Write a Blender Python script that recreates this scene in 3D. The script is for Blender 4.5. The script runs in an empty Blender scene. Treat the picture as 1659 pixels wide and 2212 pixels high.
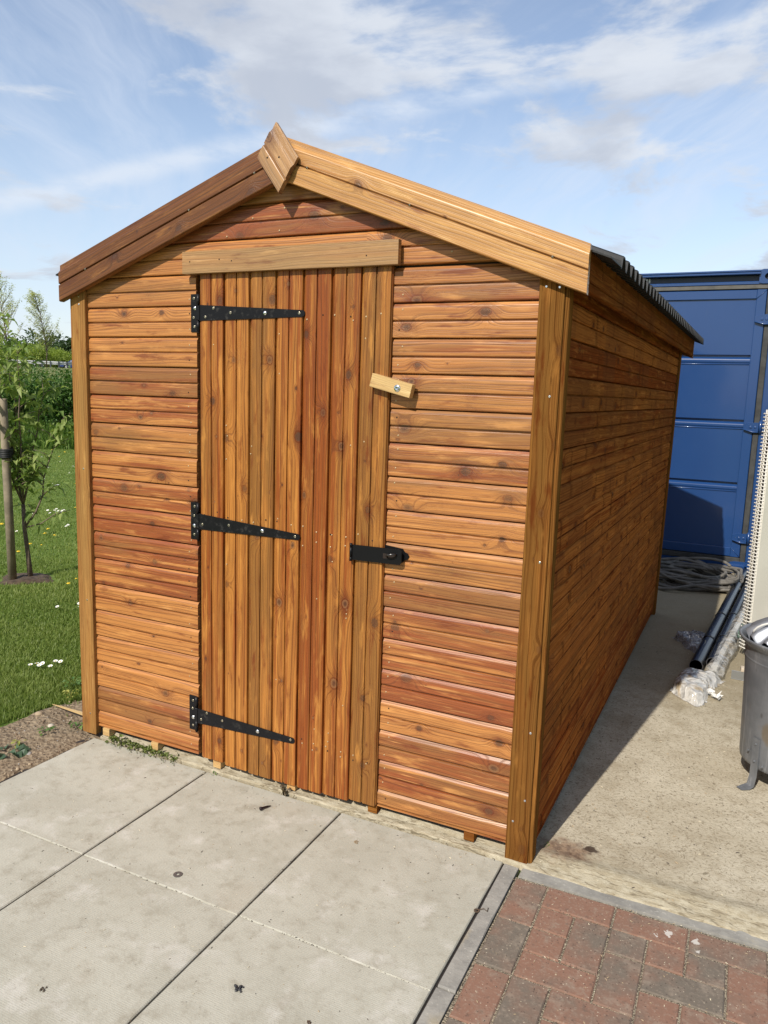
import bpy, math, random
import numpy as np
from mathutils import Vector, Matrix, noise as mnoise
random.seed(7); RNG = np.random.default_rng(7)
sc = bpy.context.scene
COL = sc.collection
R_ = math.radians

# ------------------------------------------------------------------ camera
cd = bpy.data.cameras.new('camera'); cam = bpy.data.objects.new('camera', cd); COL.objects.link(cam)
cam.location = (2.4894, -2.2804, 1.4959); cam.rotation_euler = (1.4163, -0.0324, 0.4499)
cd.sensor_fit = 'HORIZONTAL'; cd.sensor_width = 36; cd.lens = 1657.1 / 1659 * 36
cd.clip_start = 0.05; cd.clip_end = 3000
sc.camera = cam

# ------------------------------------------------------------------ sky, sun, exposure
LX, LY, LZ = -0.137, -1.0, 0.96            # direction towards the sun
elev = math.atan2(LZ, math.hypot(LX, LY))
sun_d = bpy.data.lights.new('sun', 'SUN'); sun = bpy.data.objects.new('sun', sun_d); COL.objects.link(sun)
sun.rotation_euler = Vector((LX, LY, LZ)).to_track_quat('Z', 'Y').to_euler()
sun_d.energy = 4.6; sun_d.angle = R_(0.53); sun_d.color = (1.0, 0.945, 0.86)
sc.view_settings.view_transform = 'Standard'; sc.view_settings.look = 'None'
sc.view_settings.exposure = 0.10; sc.view_settings.gamma = 1.0; sc.view_settings.use_curve_mapping = False


class NT:
    """small node-graph writer"""
    def __init__(s, tree): s.t = tree; s.n = tree.nodes; s.l = tree.links
    def put(s, sock, v):
        if v is None: return
        if isinstance(v, bpy.types.NodeSocket): s.l.new(v, sock)
        elif isinstance(v, (tuple, list)):
            v = tuple(v)
            if sock.type == 'RGBA' and len(v) == 3: v = v + (1,)
            sock.default_value = v
        else:
            if sock.type in ('VECTOR',): v = (v, v, v)
            if sock.type == 'RGBA': v = (v, v, v, 1)
            sock.default_value = v
    def m(s, op, a, b=None, c=None, clamp=False):
        n = s.n.new('ShaderNodeMath'); n.operation = op; n.use_clamp = clamp
        s.put(n.inputs[0], a); s.put(n.inputs[1], b); s.put(n.inputs[2], c); return n.outputs[0]
    def vm(s, op, a, b=None, out=0):
        n = s.n.new('ShaderNodeVectorMath'); n.operation = op
        s.put(n.inputs[0], a); s.put(n.inputs[1], b); return n.outputs[out]
    def noise(s, vec, scale=5, detail=2, rough=0.5, dist=0.0, out='Fac', dim='3D', w=None):
        n = s.n.new('ShaderNodeTexNoise'); n.noise_dimensions = dim
        if vec is not None and dim != '1D': s.put(n.inputs['Vector'], vec)
        if w is not None: s.put(n.inputs['W'], w)
        s.put(n.inputs['Scale'], scale); s.put(n.inputs['Detail'], detail)
        s.put(n.inputs['Roughness'], rough); s.put(n.inputs['Distortion'], dist)
        return n.outputs[out]
    def voro(s, vec, scale=5, out='Distance', feat='F1', rnd=1.0):
        n = s.n.new('ShaderNodeTexVoronoi'); n.feature = feat
        s.put(n.inputs['Vector'], vec); s.put(n.inputs['Scale'], scale); s.put(n.inputs['Randomness'], rnd)
        return n.outputs[out]
    def white(s, vec, out='Color'):
        n = s.n.new('ShaderNodeTexWhiteNoise'); n.noise_dimensions = '3D'
        s.put(n.inputs['Vector'], vec); return n.outputs[out]
    def sep(s, v):
        n = s.n.new('ShaderNodeSeparateXYZ'); s.put(n.inputs[0], v); return n.outputs
    def comb(s, x=0, y=0, z=0):
        n = s.n.new('ShaderNodeCombineXYZ'); s.put(n.inputs[0], x); s.put(n.inputs[1], y); s.put(n.inputs[2], z); return n.outputs[0]
    def mix(s, f, a, b, mode='MIX'):
        n = s.n.new('ShaderNodeMix'); n.data_type = 'RGBA'; n.blend_type = mode
        s.put(n.inputs[0], f); s.put(n.inputs[6], a); s.put(n.inputs[7], b); return n.outputs[2]
    def sm(s, x, a, b, lo=0.0, hi=1.0):
        n = s.n.new('ShaderNodeMapRange'); n.interpolation_type = 'SMOOTHSTEP'
        s.put(n.inputs[0], x); s.put(n.inputs[1], a); s.put(n.inputs[2], b); s.put(n.inputs[3], lo); s.put(n.inputs[4], hi)
        return n.outputs[0]
    def attr(s, name, out='Vector'):
        n = s.n.new('ShaderNodeAttribute'); n.attribute_name = name; return n.outputs[out]
    def obj(s):
        return s.n.new('ShaderNodeTexCoord').outputs['Object']
    def pos(s):
        return s.n.new('ShaderNodeNewGeometry').outputs['Position']
    def scale(s, v, f):
        return s.vm('MULTIPLY', v, f if isinstance(f, (tuple, list)) else (f, f, f))
    def bump(s, h, strength=0.3, dist=0.01):
        n = s.n.new('ShaderNodeBump'); s.put(n.inputs['Height'], h); s.put(n.inputs['Strength'], strength); s.put(n.inputs['Distance'], dist)
        return n.outputs[0]


def cam_dir(u, v):
    return cam.rotation_euler.to_matrix() @ Vector(((u - 829.5) / 1657.1, (1106 - v) / 1657.1, -1))
TRAIL_N = tuple(cam_dir(150, 405).cross(cam_dir(1390, 115)).normalized())      # great circle of the vapour trail
CO = (16.2, 32.8, 0.0)
# world: physical sky, tinted by direction, with thin streaky clouds mixed into it
world = bpy.data.worlds.new("World"); sc.world = world; world.use_nodes = True
w = NT(world.node_tree); w.n.clear()
wo = w.n.new('ShaderNodeOutputWorld'); bg = w.n.new('ShaderNodeBackground'); bg.inputs[1].default_value = 0.105
w.l.new(bg.outputs[0], wo.inputs[0])
sky = w.n.new('ShaderNodeTexSky'); sky.sky_type = 'NISHITA'; sky.sun_disc = False
sky.sun_elevation = elev; sky.sun_rotation = math.atan2(LX, LY); sky.air_density = 1.0; sky.dust_density = 0.7; sky.ozone_density = 1.5
d = w.n.new('ShaderNodeTexCoord').outputs['Generated']
dx, dy, dz = w.sep(d)
hz = w.m('ADD', w.m('MAXIMUM', dz, 0.0), 0.13)
pl = w.comb(w.m('DIVIDE', dx, hz), w.m('DIVIDE', dy, hz), 0)
warp = w.noise(pl, 0.7, 3, 0.5, out='Color')
plw = w.vm('ADD', pl, w.scale(w.vm('SUBTRACT', warp, (0.5, 0.5, 0.5)), 0.8))
rotn = w.n.new('ShaderNodeVectorRotate'); rotn.rotation_type = 'Z_AXIS'; w.put(rotn.inputs[0], plw); rotn.inputs['Angle'].default_value = R_(52)
rs = rotn.outputs[0]
cu = w.noise(w.vm('ADD', plw, CO), 1.75, 9, 0.58)        # cumulus fields
ci = w.noise(w.scale(rs, (0.20, 1.7, 1.0)), 1.6, 7, 0.66)              # cirrus streaks
ci2 = w.noise(w.vm('ADD', pl, (9.3, 1.2, 0)), 0.45, 3, 0.5)
fwd = w.sm(w.vm('DOT_PRODUCT', d, (-0.43, 0.90, 0.0), out=1), -0.35, 0.55)   # mask for the sky ahead; behind, clouds are cut to lower fill light
cover = w.m('ADD', cu, w.sm(dz, 0.20, 0.42, -0.015, 0.105))
m1 = w.m('MULTIPLY', w.sm(cover, 0.525, 0.64), fwd)
m2 = w.m('MULTIPLY', w.m('MULTIPLY', w.sm(ci, 0.36, 0.70), w.sm(ci2, 0.28, 0.60)), fwd)
# one long dispersed vapour trail
tr = w.m('ABSOLUTE', w.m('ADD', w.vm('DOT_PRODUCT', d, TRAIL_N, out=1), w.m('MULTIPLY', w.m('SUBTRACT', w.noise(d, 7, 5, .6), .5), .03)))
m3 = w.m('MULTIPLY', w.m('MULTIPLY', w.sm(tr, 0.020, 0.001), w.sm(w.noise(w.scale(d, (3, 3, 9)), 2.5, 5, .6), .30, .60)), fwd)
veil = w.m('MULTIPLY', w.sm(dz, 0.42, 0.0, 0.0, 0.52), w.m('MULTIPLY_ADD', fwd, 0.6, 0.4))
shade = w.sm(w.noise(w.vm('ADD', plw, (CO[0] + .12, CO[1] - .16, 0.0)), 1.75, 7, 0.55), 0.40, 0.64)
ccol = w.mix(shade, (7.0, 7.35, 7.9), (4.9, 5.3, 6.1))
hazec = (5.2, 6.4, 8.1)
skyb = w.mix(1.0, sky.outputs[0], w.mix(fwd, (1.0, .92, .84), (1.95, 1.72, 1.58)), 'MULTIPLY')  # sky behind the camera kept dimmer and warmer to cut blue fill
c1 = w.mix(veil, skyb, hazec)
c2 = w.mix(w.m('MULTIPLY', m2, 0.56), c1, (6.6, 7.3, 8.5))
c2 = w.mix(w.m('MULTIPLY', m3, 0.7), c2, (7.0, 7.6, 8.5))
c3 = w.mix(w.m('MULTIPLY', m1, 0.85), c2, ccol)
w.l.new(c3, bg.inputs[0])


# ------------------------------------------------------------------ object helpers
def tag(o, label=None, cat=None, group=None, kind=None):
    if label: o['label'] = label
    if cat: o['category'] = cat
    if group: o['group'] = group
    if kind: o['kind'] = kind
    return o

def empty(name, loc, label, cat, group=None):
    o = bpy.data.objects.new(name, None); COL.objects.link(o); o.location = loc; o.empty_display_size = 0.1
    return tag(o, label, cat, group)

def new_mat(name):
    m = bpy.data.materials.new(name); m.use_nodes = True
    nt = NT(m.node_tree); bs = m.node_tree.nodes['Principled BSDF']
    return m, nt, bs

def pbsdf(nt, b, color=None, rough=None, metal=None, normal=None, spec=None, **kw):
    if color is not None: nt.put(b.inputs['Base Color'], color)
    if rough is not None: nt.put(b.inputs['Roughness'], rough)
    if metal is not None: nt.put(b.inputs['Metallic'], metal)
    if normal is not None: nt.put(b.inputs['Normal'], normal)
    if spec is not None: nt.put(b.inputs['Specular IOR Level'], spec)
    for k, v in kw.items(): nt.put(b.inputs[k], v)

class MB:
    """collects geometry for ONE mesh, with grain coordinates and per-board randoms"""
    def __init__(s): s.v = []; s.f = []; s.mi = []; s.wc = []; s.bs = []; s.smooth = []
    def add(s, verts, faces, wc=None, bs=(0.5, 0.5, 0.5), mat=0, smooth=False):
        o = len(s.v)
        s.v += [tuple(p) for p in verts]
        s.f += [tuple(i + o for i in f) for f in faces]
        s.mi += [mat] * len(faces); s.smooth += [smooth] * len(faces)
        s.wc += [tuple(c) for c in (wc if wc is not None else verts)]
        s.bs += [bs] * len(verts)
    def build(s, name, mats, parent=None, xf=None):
        me = bpy.data.meshes.new(name)
        vs = s.v
        if xf: vs = [xf(p) for p in vs]
        if parent is not None:
            L = parent_world(parent)
            vs = [(p[0] - L[0], p[1] - L[1], p[2] - L[2]) for p in vs]
        me.from_pydata(vs, [], s.f); me.update()
        a = me.attributes.new('wc', 'FLOAT_VECTOR', 'POINT'); a.data.foreach_set('vector', np.array(s.wc, dtype=np.float32).ravel())
        b = me.attributes.new('bs', 'FLOAT_VECTOR', 'POINT'); b.data.foreach_set('vector', np.array(s.bs, dtype=np.float32).ravel())
        if not isinstance(mats, (list, tuple)): mats = [mats]
        for m in mats: me.materials.append(m)
        me.polygons.foreach_set('material_index', s.mi)
        me.polygons.foreach_set('use_smooth', s.smooth)
        o = bpy.data.objects.new(name, me); COL.objects.link(o)
        if parent is not None: o.parent = parent
        return o

def parent_world(p):
    L = Vector((0, 0, 0))
    while p is not None: L += Vector(p.location); p = p.parent
    return L

def rbs(tone=None, red=None):
    return (random.random(), random.random() if tone is None else tone, random.random() if red is None else red)

def beam(mb, p0, ex, ey, ez, size, ch=0.003, bs=None, mat=0, grain=0):
    """chamfered box; p0 = corner, ex/ey/ez unit axes, size lengths; grain = axis index the long way"""
    p0 = Vector(p0); A = [Vector(ex), Vector(ey), Vector(ez)]; bs = bs or rbs()
    g = grain; a, b = [i for i in range(3) if i != g]
    La, Lb, Lg = size[a], size[b], size[g]
    c = min(ch, La * 0.45, Lb * 0.45)
    prof = [(c, 0), (La - c, 0), (La, c), (La, Lb - c), (La - c, Lb), (c, Lb), (0, Lb - c), (0, c)]
    per = [0]
    for i in range(8):
        q, r = prof[i], prof[(i + 1) % 8]; per.append(per[-1] + math.hypot(q[0] - r[0], q[1] - r[1]))
    verts = []; wc = []
    for gi, gl in enumerate((0, Lg)):
        for i in range(9):
            q = prof[i % 8]
            verts.append(p0 + A[a] * q[0] + A[b] * q[1] + A[g] * gl); wc.append((gl, per[i], 0))
    flip = A[a].cross(A[b]).dot(A[g]) < 0
    faces = []
    for i in range(8):
        f = (i, i + 1, 9 + i + 1, 9 + i)
        faces.append(f[::-1] if flip else f)
    e0 = tuple(range(8))[::-1]; e1 = tuple(range(9, 17))
    mb.add(verts, faces, wc, bs, mat)
    ev = [verts[i] for i in range(8)] + [verts[i] for i in range(9, 17)]
    ew = [(prof[i % 8][0] * 0.5, prof[i % 8][1], 0.5) for i in range(16)]
    ef = [tuple(range(8))[::-1], tuple(range(8, 16))]
    if flip: ef = [f[::-1] for f in ef]
    mb.add(ev, ef, ew, bs, mat)

def box(mb, x0, x1, y0, y1, z0, z1, ch=0.003, bs=None, mat=0, grain=2):
    beam(mb, (x0, y0, z0), (1, 0, 0), (0, 1, 0), (0, 0, 1), (x1 - x0, y1 - y0, z1 - z0), ch, bs, mat, grain)

# the cross-section of a double log-lap board: (fraction across, depth behind the face)
PITCH = 0.1115
def loglap(p=PITCH, crown=.8):
    h = p / 2
    def slat(a, b):      # gently crowned face between two chamfers
        L = b - a
        return [(a, .0016 * crown), (a + L * .05, .0004 * crown), (a + L * .20, .00005), (a + L * .42, 0), (a + L * .66, .00005), (a + L * .92, .0004 * crown), (b, .0015 * crown)]
    pr = [(0.0, .0165), (.0010, .0150), (.0022, .0045)] + slat(.0034, h - .0040) + [(h - .0032, .0075), (h + .0014, .0075)] + slat(h + .0024, p - .0118) + [(p - .0024, .0082), (p - .0008, .0165), (p, .0165)]
    return pr
def board(mb, o, U, V, Nn, u0, u1, v0, v1, prof, bs=None, mat=0, back=0.020, segs=1, cap=True):
    """board with face profile prof(v, depth). v range clipped; u0/u1 are numbers or functions of v"""
    o, U, V, Nn = Vector(o), Vector(U), Vector(V), Vector(Nn)
    fu0 = u0 if callable(u0) else (lambda v: u0); fu1 = u1 if callable(u1) else (lambda v: u1)
    bs = bs or rbs()
    pts = []
    P = prof
    for i in range(len(P)):
        v, dd = P[i]
        if v0 <= v <= v1: pts.append((v, dd))
        if i + 1 < len(P):
            vn, dn = P[i + 1]
            for vc in (v0, v1):
                if v < vc < vn: pts.append((vc, dd + (dn - dd) * (vc - v) / (vn - v)))
    pts.sort(key=lambda t: t[0])
    pts = [(v, dd) for v, dd in pts if fu1(v) > fu0(v)]
    if len(pts) < 2: return
    verts = []; wc = []; faces = []
    for (v, dd) in pts:
        for k in range(segs + 1):
            u = fu0(v) + (fu1(v) - fu0(v)) * k / segs
            verts.append(o + U * u + V * v - Nn * dd); wc.append((u, v, 0))
    w_ = segs + 1
    flip = U.cross(V).dot(Nn) < 0
    for i in range(len(pts) - 1):
        for k in range(segs):
            f = (i * w_ + k, i * w_ + k + 1, (i + 1) * w_ + k + 1, (i + 1) * w_ + k)
            faces.append(f[::-1] if flip else f)
    mb.add(verts, faces, wc, bs, mat)
    if cap:
        for side in (0, 1):
            ev = []; ew = []
            for (v, dd) in pts:
                u = fu1(v) if side else fu0(v)
                for q in (dd, back): ev.append(o + U * u + V * v - Nn * q); ew.append((q, v, 0.3))
            ef = []
            for i in range(len(pts) - 1):
                f = (2 * i, 2 * i + 1, 2 * i + 3, 2 * i + 2)
                ef.append(f if (side == 0) != flip else f[::-1])
            mb.add(ev, ef, ew, bs, mat)

def tube(mb, pts, r, n=8, mat=0, bs=(0.5, 0.5, 0.5), caps=True, smooth=True):
    pts = [Vector(p) for p in pts]
    rr = r if isinstance(r, (list, tuple)) else [r] * len(pts)
    up = Vector((0, 0, 1)); verts = []; wc = []; L = 0
    t0 = (pts[1] - pts[0]).normalized()
    if abs(t0.dot(up)) > 0.95: up = Vector((1, 0, 0))
    a = t0.cross(up).normalized(); b = a.cross(t0)
    for i, p in enumerate(pts):
        t = (pts[min(i + 1, len(pts) - 1)] - pts[max(i - 1, 0)])
        if t.length < 1e-9: t = t0
        t = t.normalized(); a = (a - t * a.dot(t))
        a = a.normalized() if a.length > 1e-6 else t.orthogonal().normalized(); b = t.cross(a)
        if i: L += (pts[i] - pts[i - 1]).length
        for k in range(n):
            an = 2 * math.pi * k / n
            verts.append(p + (a * math.cos(an) + b * math.sin(an)) * rr[i]); wc.append((L, k * rr[i] * 6.28 / n, 0))
    faces = []
    for i in range(len(pts) - 1):
        for k in range(n):
            k2 = (k + 1) % n
            faces.append((i * n + k, i * n + k2, (i + 1) * n + k2, (i + 1) * n + k))
    if caps:
        faces.append(tuple(range(n))[::-1]); faces.append(tuple(range((len(pts) - 1) * n, len(pts) * n)))
    mb.add(verts, faces, wc, bs, mat, smooth)

def disc_plug(mb, c, nrm, r, h, n=10, mat=0, bs=(0.5, 0.5, 0.5)):
    c = Vector(c); nrm = Vector(nrm).normalized()
    tube(mb, [c - nrm * 0.002, c + nrm * h * 0.7, c + nrm * h], [r, r, r * 0.75], n, mat, bs, smooth=False)

def poly_plate(mb, pts, nrm, th, mat=0, bs=(0.5, 0.5, 0.5)):
    """flat plate: pts outline (front face), extruded back by th against nrm"""
    pts = [Vector(p) for p in pts]; nrm = Vector(nrm).normalized(); n = len(pts)
    area = Vector((0, 0, 0))
    for i in range(n): area += (pts[i] - pts[0]).cross(pts[(i + 1) % n] - pts[0])
    if area.dot(nrm) < 0: pts = pts[::-1]
    c = sum(pts, Vector()) / n
    fr = [p + (c - p).normalized() * min(0.0008, th * .4) for p in pts]
    bv = [p - nrm * min(0.0008, th * .4) for p in pts]; bk = [p - nrm * th for p in pts]
    verts = fr + bv + bk
    faces = [tuple(range(n))]
    for i in range(n):
        j = (i + 1) % n
        faces.append((n + i, n + j, j, i)); faces.append((2 * n + i, 2 * n + j, n + j, n + i))
    faces.append(tuple(range(2 * n, 3 * n))[::-1])
    mb.add(verts, faces, [(v.x, v.z, v.y) for v in verts], bs, mat)

# ------------------------------------------------------------------ materials
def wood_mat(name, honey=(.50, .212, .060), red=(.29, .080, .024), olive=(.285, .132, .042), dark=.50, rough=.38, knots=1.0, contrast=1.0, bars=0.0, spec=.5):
    m, n, b = new_mat(name)
    u, v, e = n.sep(n.attr('wc')); seed, tone, redn = n.sep(n.attr('bs'))
    us = n.m('ADD', u, n.m('MULTIPLY', seed, 37.0))
    vs = n.m('ADD', v, n.m('MULTIPLY', seed, 11.3))
    fields = []; core = None; halo = None
    for (Lc, rmin, rmax, pres, off) in ((0.27, .0090, .0155, .42, 0.0), (0.171, .0022, .0060, .60, 5.5)):
        xs = n.m('ADD', us, off)
        cell = n.m('FLOOR', n.m('DIVIDE', xs, Lc))
        wn = n.sep(n.white(n.comb(cell, n.m('MULTIPLY', seed, 91.7), off)))
        w2 = n.sep(n.white(n.comb(cell, n.m('MULTIPLY', seed, 51.7), off + 3.0)))
        kx = n.m('MULTIPLY', n.m('ADD', cell, n.m('MULTIPLY_ADD', wn[0], 0.6, 0.2)), Lc)
        ky = n.m('MULTIPLY_ADD', wn[1], 0.094, 0.008)
        kr = n.m('MULTIPLY_ADD', n.m('MULTIPLY', wn[2], wn[2]), rmax - rmin, rmin)
        on = n.m('MULTIPLY', n.m('GREATER_THAN', w2[0], pres), knots)
        ddx = n.m('MULTIPLY', n.m('SUBTRACT', xs, kx), 0.74)
        ddy = n.m('SUBTRACT', v, ky)
        wob = n.m('MULTIPLY', n.m('SUBTRACT', n.noise(n.comb(us, vs, seed), 55, 2), 0.5), 0.0065)
        dist = n.m('ADD', n.m('SQRT', n.m('ADD', n.m('MULTIPLY', ddx, ddx), n.m('MULTIPLY', ddy, ddy))), wob)
        q = n.m('DIVIDE', dist, kr)
        g = n.m('MULTIPLY', n.m('EXPONENT', n.m('MULTIPLY', n.m('MULTIPLY', q, q), -0.16)), on)
        sgn = n.m('SUBTRACT', n.m('MULTIPLY', n.m('GREATER_THAN', w2[1], 0.5), 2.0), 1.0)
        fields.append(n.m('MULTIPLY', n.m('MULTIPLY', g, n.m('MULTIPLY', kr, 3.2)), sgn))
        cr = n.m('MULTIPLY', n.m('MULTIPLY', n.sm(q, 1.0, 0.80), on), n.m('MULTIPLY_ADD', w2[2], 0.3, 0.7))
        # flame-shaped halo drawn out along the grain
        hy = n.m('DIVIDE', ddy, n.m('MULTIPLY', kr, 1.0)); hx = n.m('DIVIDE', n.m('ABSOLUTE', ddx), n.m('MULTIPLY', kr, 1.35))
        hq = n.m('ADD', n.m('SQRT', n.m('ADD', n.m('MULTIPLY', hx, hx), n.m('MULTIPLY', hy, hy))), n.m('MULTIPLY', n.m('SUBTRACT', n.noise(n.comb(n.m('MULTIPLY', us, 18), n.m('MULTIPLY', vs, 130), seed), 1.0, 3), 0.5), 0.8))
        hl = n.m('MULTIPLY', n.m('ADD', n.m('MULTIPLY', n.sm(hq, 2.9, 0.9, 0, .8), wn[0]), n.sm(n.m('ABSOLUTE', n.m('SUBTRACT', q, 1.1)), .22, .05, 0, .45)), on)
        core = cr if core is None else n.m('MAXIMUM', core, cr)
        halo = hl if halo is None else n.m('MAXIMUM', halo, hl)
        if off == 0.0: bigdy, bigkr, bigq, bigc = ddy, kr, q, n.sm(w2[1], .35, .9)
    slow = n.m('MULTIPLY', n.m('SUBTRACT', n.noise(n.comb(n.m('MULTIPLY', us, 1.4), n.m('MULTIPLY', vs, 9), seed), 1.0, 2), 0.5), 0.055)
    F = n.m('ADD', n.m('ADD', vs, slow), n.m('ADD', fields[0], fields[1]))
    rings = n.noise(None, 170.0, 2.0, 0.65, dim='1D', w=n.m('ADD', F, n.m('MULTIPLY', e, 3.0)))
    rings2 = n.noise(None, 48.0, 1, 0.5, dim='1D', w=F)
    late = n.sm(rings, 0.49, 0.62)
    fib = n.noise(n.comb(n.m('MULTIPLY', us, 9), n.m('MULTIPLY', vs, 420), seed), 1.0, 2, 0.6)
    blotch = n.noise(n.comb(n.m('MULTIPLY', us, 1.7), n.m('MULTIPLY', vs, 44), n.m('MULTIPLY', seed, 9.0)), 1.0, 4, 0.6)
    blotch2 = n.noise(n.comb(n.m('MULTIPLY', us, 2.6), n.m('MULTIPLY', vs, 20), n.m('MULTIPLY', seed, 4.0)), 1.0, 3, 0.55)
    # colours
    c = n.mix(n.sm(n.m('ADD', blotch, n.m('MULTIPLY', n.m('SUBTRACT', redn, 0.5), 0.50)), 0.42, 0.68), honey, red)
    c = n.mix(n.m('MULTIPLY', n.sm(n.m('ADD', blotch2, n.m('MULTIPLY', n.m('SUBTRACT', tone, 0.5), 0.5)), 0.50, 0.80), 0.85), c, olive)
    c = n.mix(n.sm(rings2, 0.35, 0.75, 0.0, 0.30), c, tuple(x * .62 for x in red))
    # pale golden streaks, partly sheen: highlights put into the colour
    pale = n.m('MULTIPLY', n.sm(n.noise(n.comb(n.m('MULTIPLY', us, 5.0), n.m('MULTIPLY', vs, 95), n.m('ADD', seed, 4.4)), 1.0, 3, 0.6), 0.56, 0.72), n.sm(blotch2, 0.56, 0.42, 0.0, 0.75))
    c = n.mix(pale, c, tuple(min(.8, x * y) for x, y in zip(honey, (1.32, 1.5, 1.75))))
    c = n.mix(n.m('MULTIPLY', late, dark * contrast), c, tuple(x * .33 for x in red))
    c = n.mix(1.0, c, n.comb(*[n.m('MULTIPLY_ADD', fib, 0.62, 0.69)] * 3), 'MULTIPLY')
    pat = n.noise(n.comb(n.m('MULTIPLY', us, 5.5), n.m('MULTIPLY', vs, 30), n.m('MULTIPLY', seed, 23.0)), 1.0, 4, 0.62)
    c = n.mix(n.sm(pat, 0.44, 0.28, 0, .75), c, tuple(x * y for x, y in zip(red, (.55, .42, .45))))
    c = n.mix(n.sm(pat, 0.56, 0.74, 0, .60), c, tuple(min(.8, x * y) for x, y in zip(honey, (1.28, 1.42, 1.5))))
    c = n.mix(n.m('MULTIPLY', halo, 0.92), c, tuple(x * y for x, y in zip(red, (.42, .34, .42))))
    krings = n.noise(None, 2.6, 1, 0.5, dim='1D', w=bigq)
    c = n.mix(core, c, n.mix(n.m('MULTIPLY', n.sm(bigq, .30, .75), bigc), n.mix(krings, (.040, .017, .011), (.10, .045, .024)), (.20, .095, .042)))
    if bars:
        cb = n.m('FLOOR', n.m('DIVIDE', us, 0.25))
        wb = n.sep(n.white(n.comb(cb, n.m('MULTIPLY', seed, 17.7), n.m('FLOOR', n.m('DIVIDE', v, PITCH / 2)))))
        wbb = n.sep(n.white(n.comb(cb, n.m('MULTIPLY', seed, 17.7), 7.0)))
        kb = n.m('MULTIPLY', n.m('ADD', cb, n.m('MULTIPLY_ADD', wbb[0], 0.7, 0.15)), 0.25)
        kb = n.m('ADD', kb, n.m('MULTIPLY', n.m('SUBTRACT', n.noise(n.comb(n.m('MULTIPLY', vs, 60), seed, cb), 1.0, 2), 0.5), 0.03))
        wd = n.m('MULTIPLY_ADD', n.m('MULTIPLY', wb[1], wb[1]), 0.030, 0.010)
        bar = n.sm(n.m('ABSOLUTE', n.m('SUBTRACT', us, kb)), wd, n.m('MULTIPLY', wd, 0.0))
        bar = n.m('MULTIPLY', bar, n.m('MULTIPLY', n.m('GREATER_THAN', wb[2], 0.60), bars))
        c = n.mix(bar, c, (.055, .016, .007))
        c = n.mix(n.sm(wbb[1], .2, .9, 0, .45), c, (.16, .055, .022))
    n.put(b.inputs['Base Color'], c)
    n.put(b.inputs['Roughness'], n.m('MULTIPLY_ADD', late, 0.12, rough if spec > .2 else .75))
    n.put(b.inputs['Specular IOR Level'], spec)
    h = n.m('ADD', n.m('MULTIPLY', fib, 0.5), n.m('ADD', n.m('MULTIPLY', late, -0.6), n.m('MULTIPLY', core, -0.5)))
    n.put(b.inputs['Normal'], n.bump(h, 0.35, 0.0012))
    return m

WOOD = wood_mat('treated_pine')
WOOD_DOOR = wood_mat('treated_pine_door', honey=(.45, .182, .038), red=(.26, .068, .014), olive=(.235, .108, .027), contrast=1.2, spec=.3)
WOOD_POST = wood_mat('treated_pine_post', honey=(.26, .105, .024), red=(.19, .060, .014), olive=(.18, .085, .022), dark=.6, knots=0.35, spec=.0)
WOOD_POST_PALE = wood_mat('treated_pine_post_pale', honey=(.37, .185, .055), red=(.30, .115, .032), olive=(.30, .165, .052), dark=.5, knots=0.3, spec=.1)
WOOD_SIDE_SHADED = wood_mat('treated_pine_side_shaded', honey=(.44, .150, .036), red=(.25, .062, .016), olive=(.31, .115, .030), bars=.55, knots=1.0, spec=.0)  # darker, redder pine; part of the side's shade put into the colour
WOOD_PALE = wood_mat('fresh_pine', honey=(.60, .40, .17), red=(.55, .33, .13), olive=(.48, .32, .14), dark=.22, knots=0.2)
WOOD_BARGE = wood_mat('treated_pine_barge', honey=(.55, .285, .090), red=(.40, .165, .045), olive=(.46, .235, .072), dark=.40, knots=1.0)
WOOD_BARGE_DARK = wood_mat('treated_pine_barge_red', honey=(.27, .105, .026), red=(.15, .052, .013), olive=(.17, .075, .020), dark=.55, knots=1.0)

def simple(name, color, rough=0.5, metal=0.0, bumpscale=None, bumpstr=0.2, var=0.0, varscale=20, spec=None, alpha=None):
    m, n, b = new_mat(name)
    c = color
    if var:
        f = n.noise(n.obj(), varscale, 4, 0.6)
        c = n.mix(n.sm(f, 0.3, 0.7), tuple(x * (1 - var) for x in color), tuple(min(1, x * (1 + var)) for x in color))
    nrm = n.bump(n.noise(n.obj(), bumpscale, 3), bumpstr, 0.002) if bumpscale else None
    pbsdf(n, b, c, rough, metal, nrm, spec)
    if alpha is not None: b.inputs['Alpha'].default_value = alpha
    return m

def black_japan():
    m, n, b = new_mat('black_enamel')
    f = n.noise(n.obj(), 45, 4, 0.65); g = n.noise(n.obj(), 400, 2)
    scr = n.sm(n.voro(n.scale(n.obj(), (60, 60, 60)), 1.0), 0.10, 0.02)
    c = n.mix(n.sm(f, 0.55, 0.72, 0, .7), (.008, .008, .010), (.045, .043, .04))
    pbsdf(n, b, c, n.sm(f, .3, .7, .26, .45), 0.0, n.bump(g, .12, .001), .22)
    return m
BLACK = black_japan()
SCREW = simple('zinc_screw', (.62, .56, .42), .32, 1.0)
ZINC = simple('bright_zinc', (.80, .82, .85), .2, 1.0)
NAIL = simple('nail_head', (.55, .42, .25), .5, .6)
HOLE = simple('dark_hole', (.02, .012, .008), .9)
ROOFB = simple('bitumen_sheet', (.014, .015, .016), .62, 0, 120, .35, .35, 8)

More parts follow.
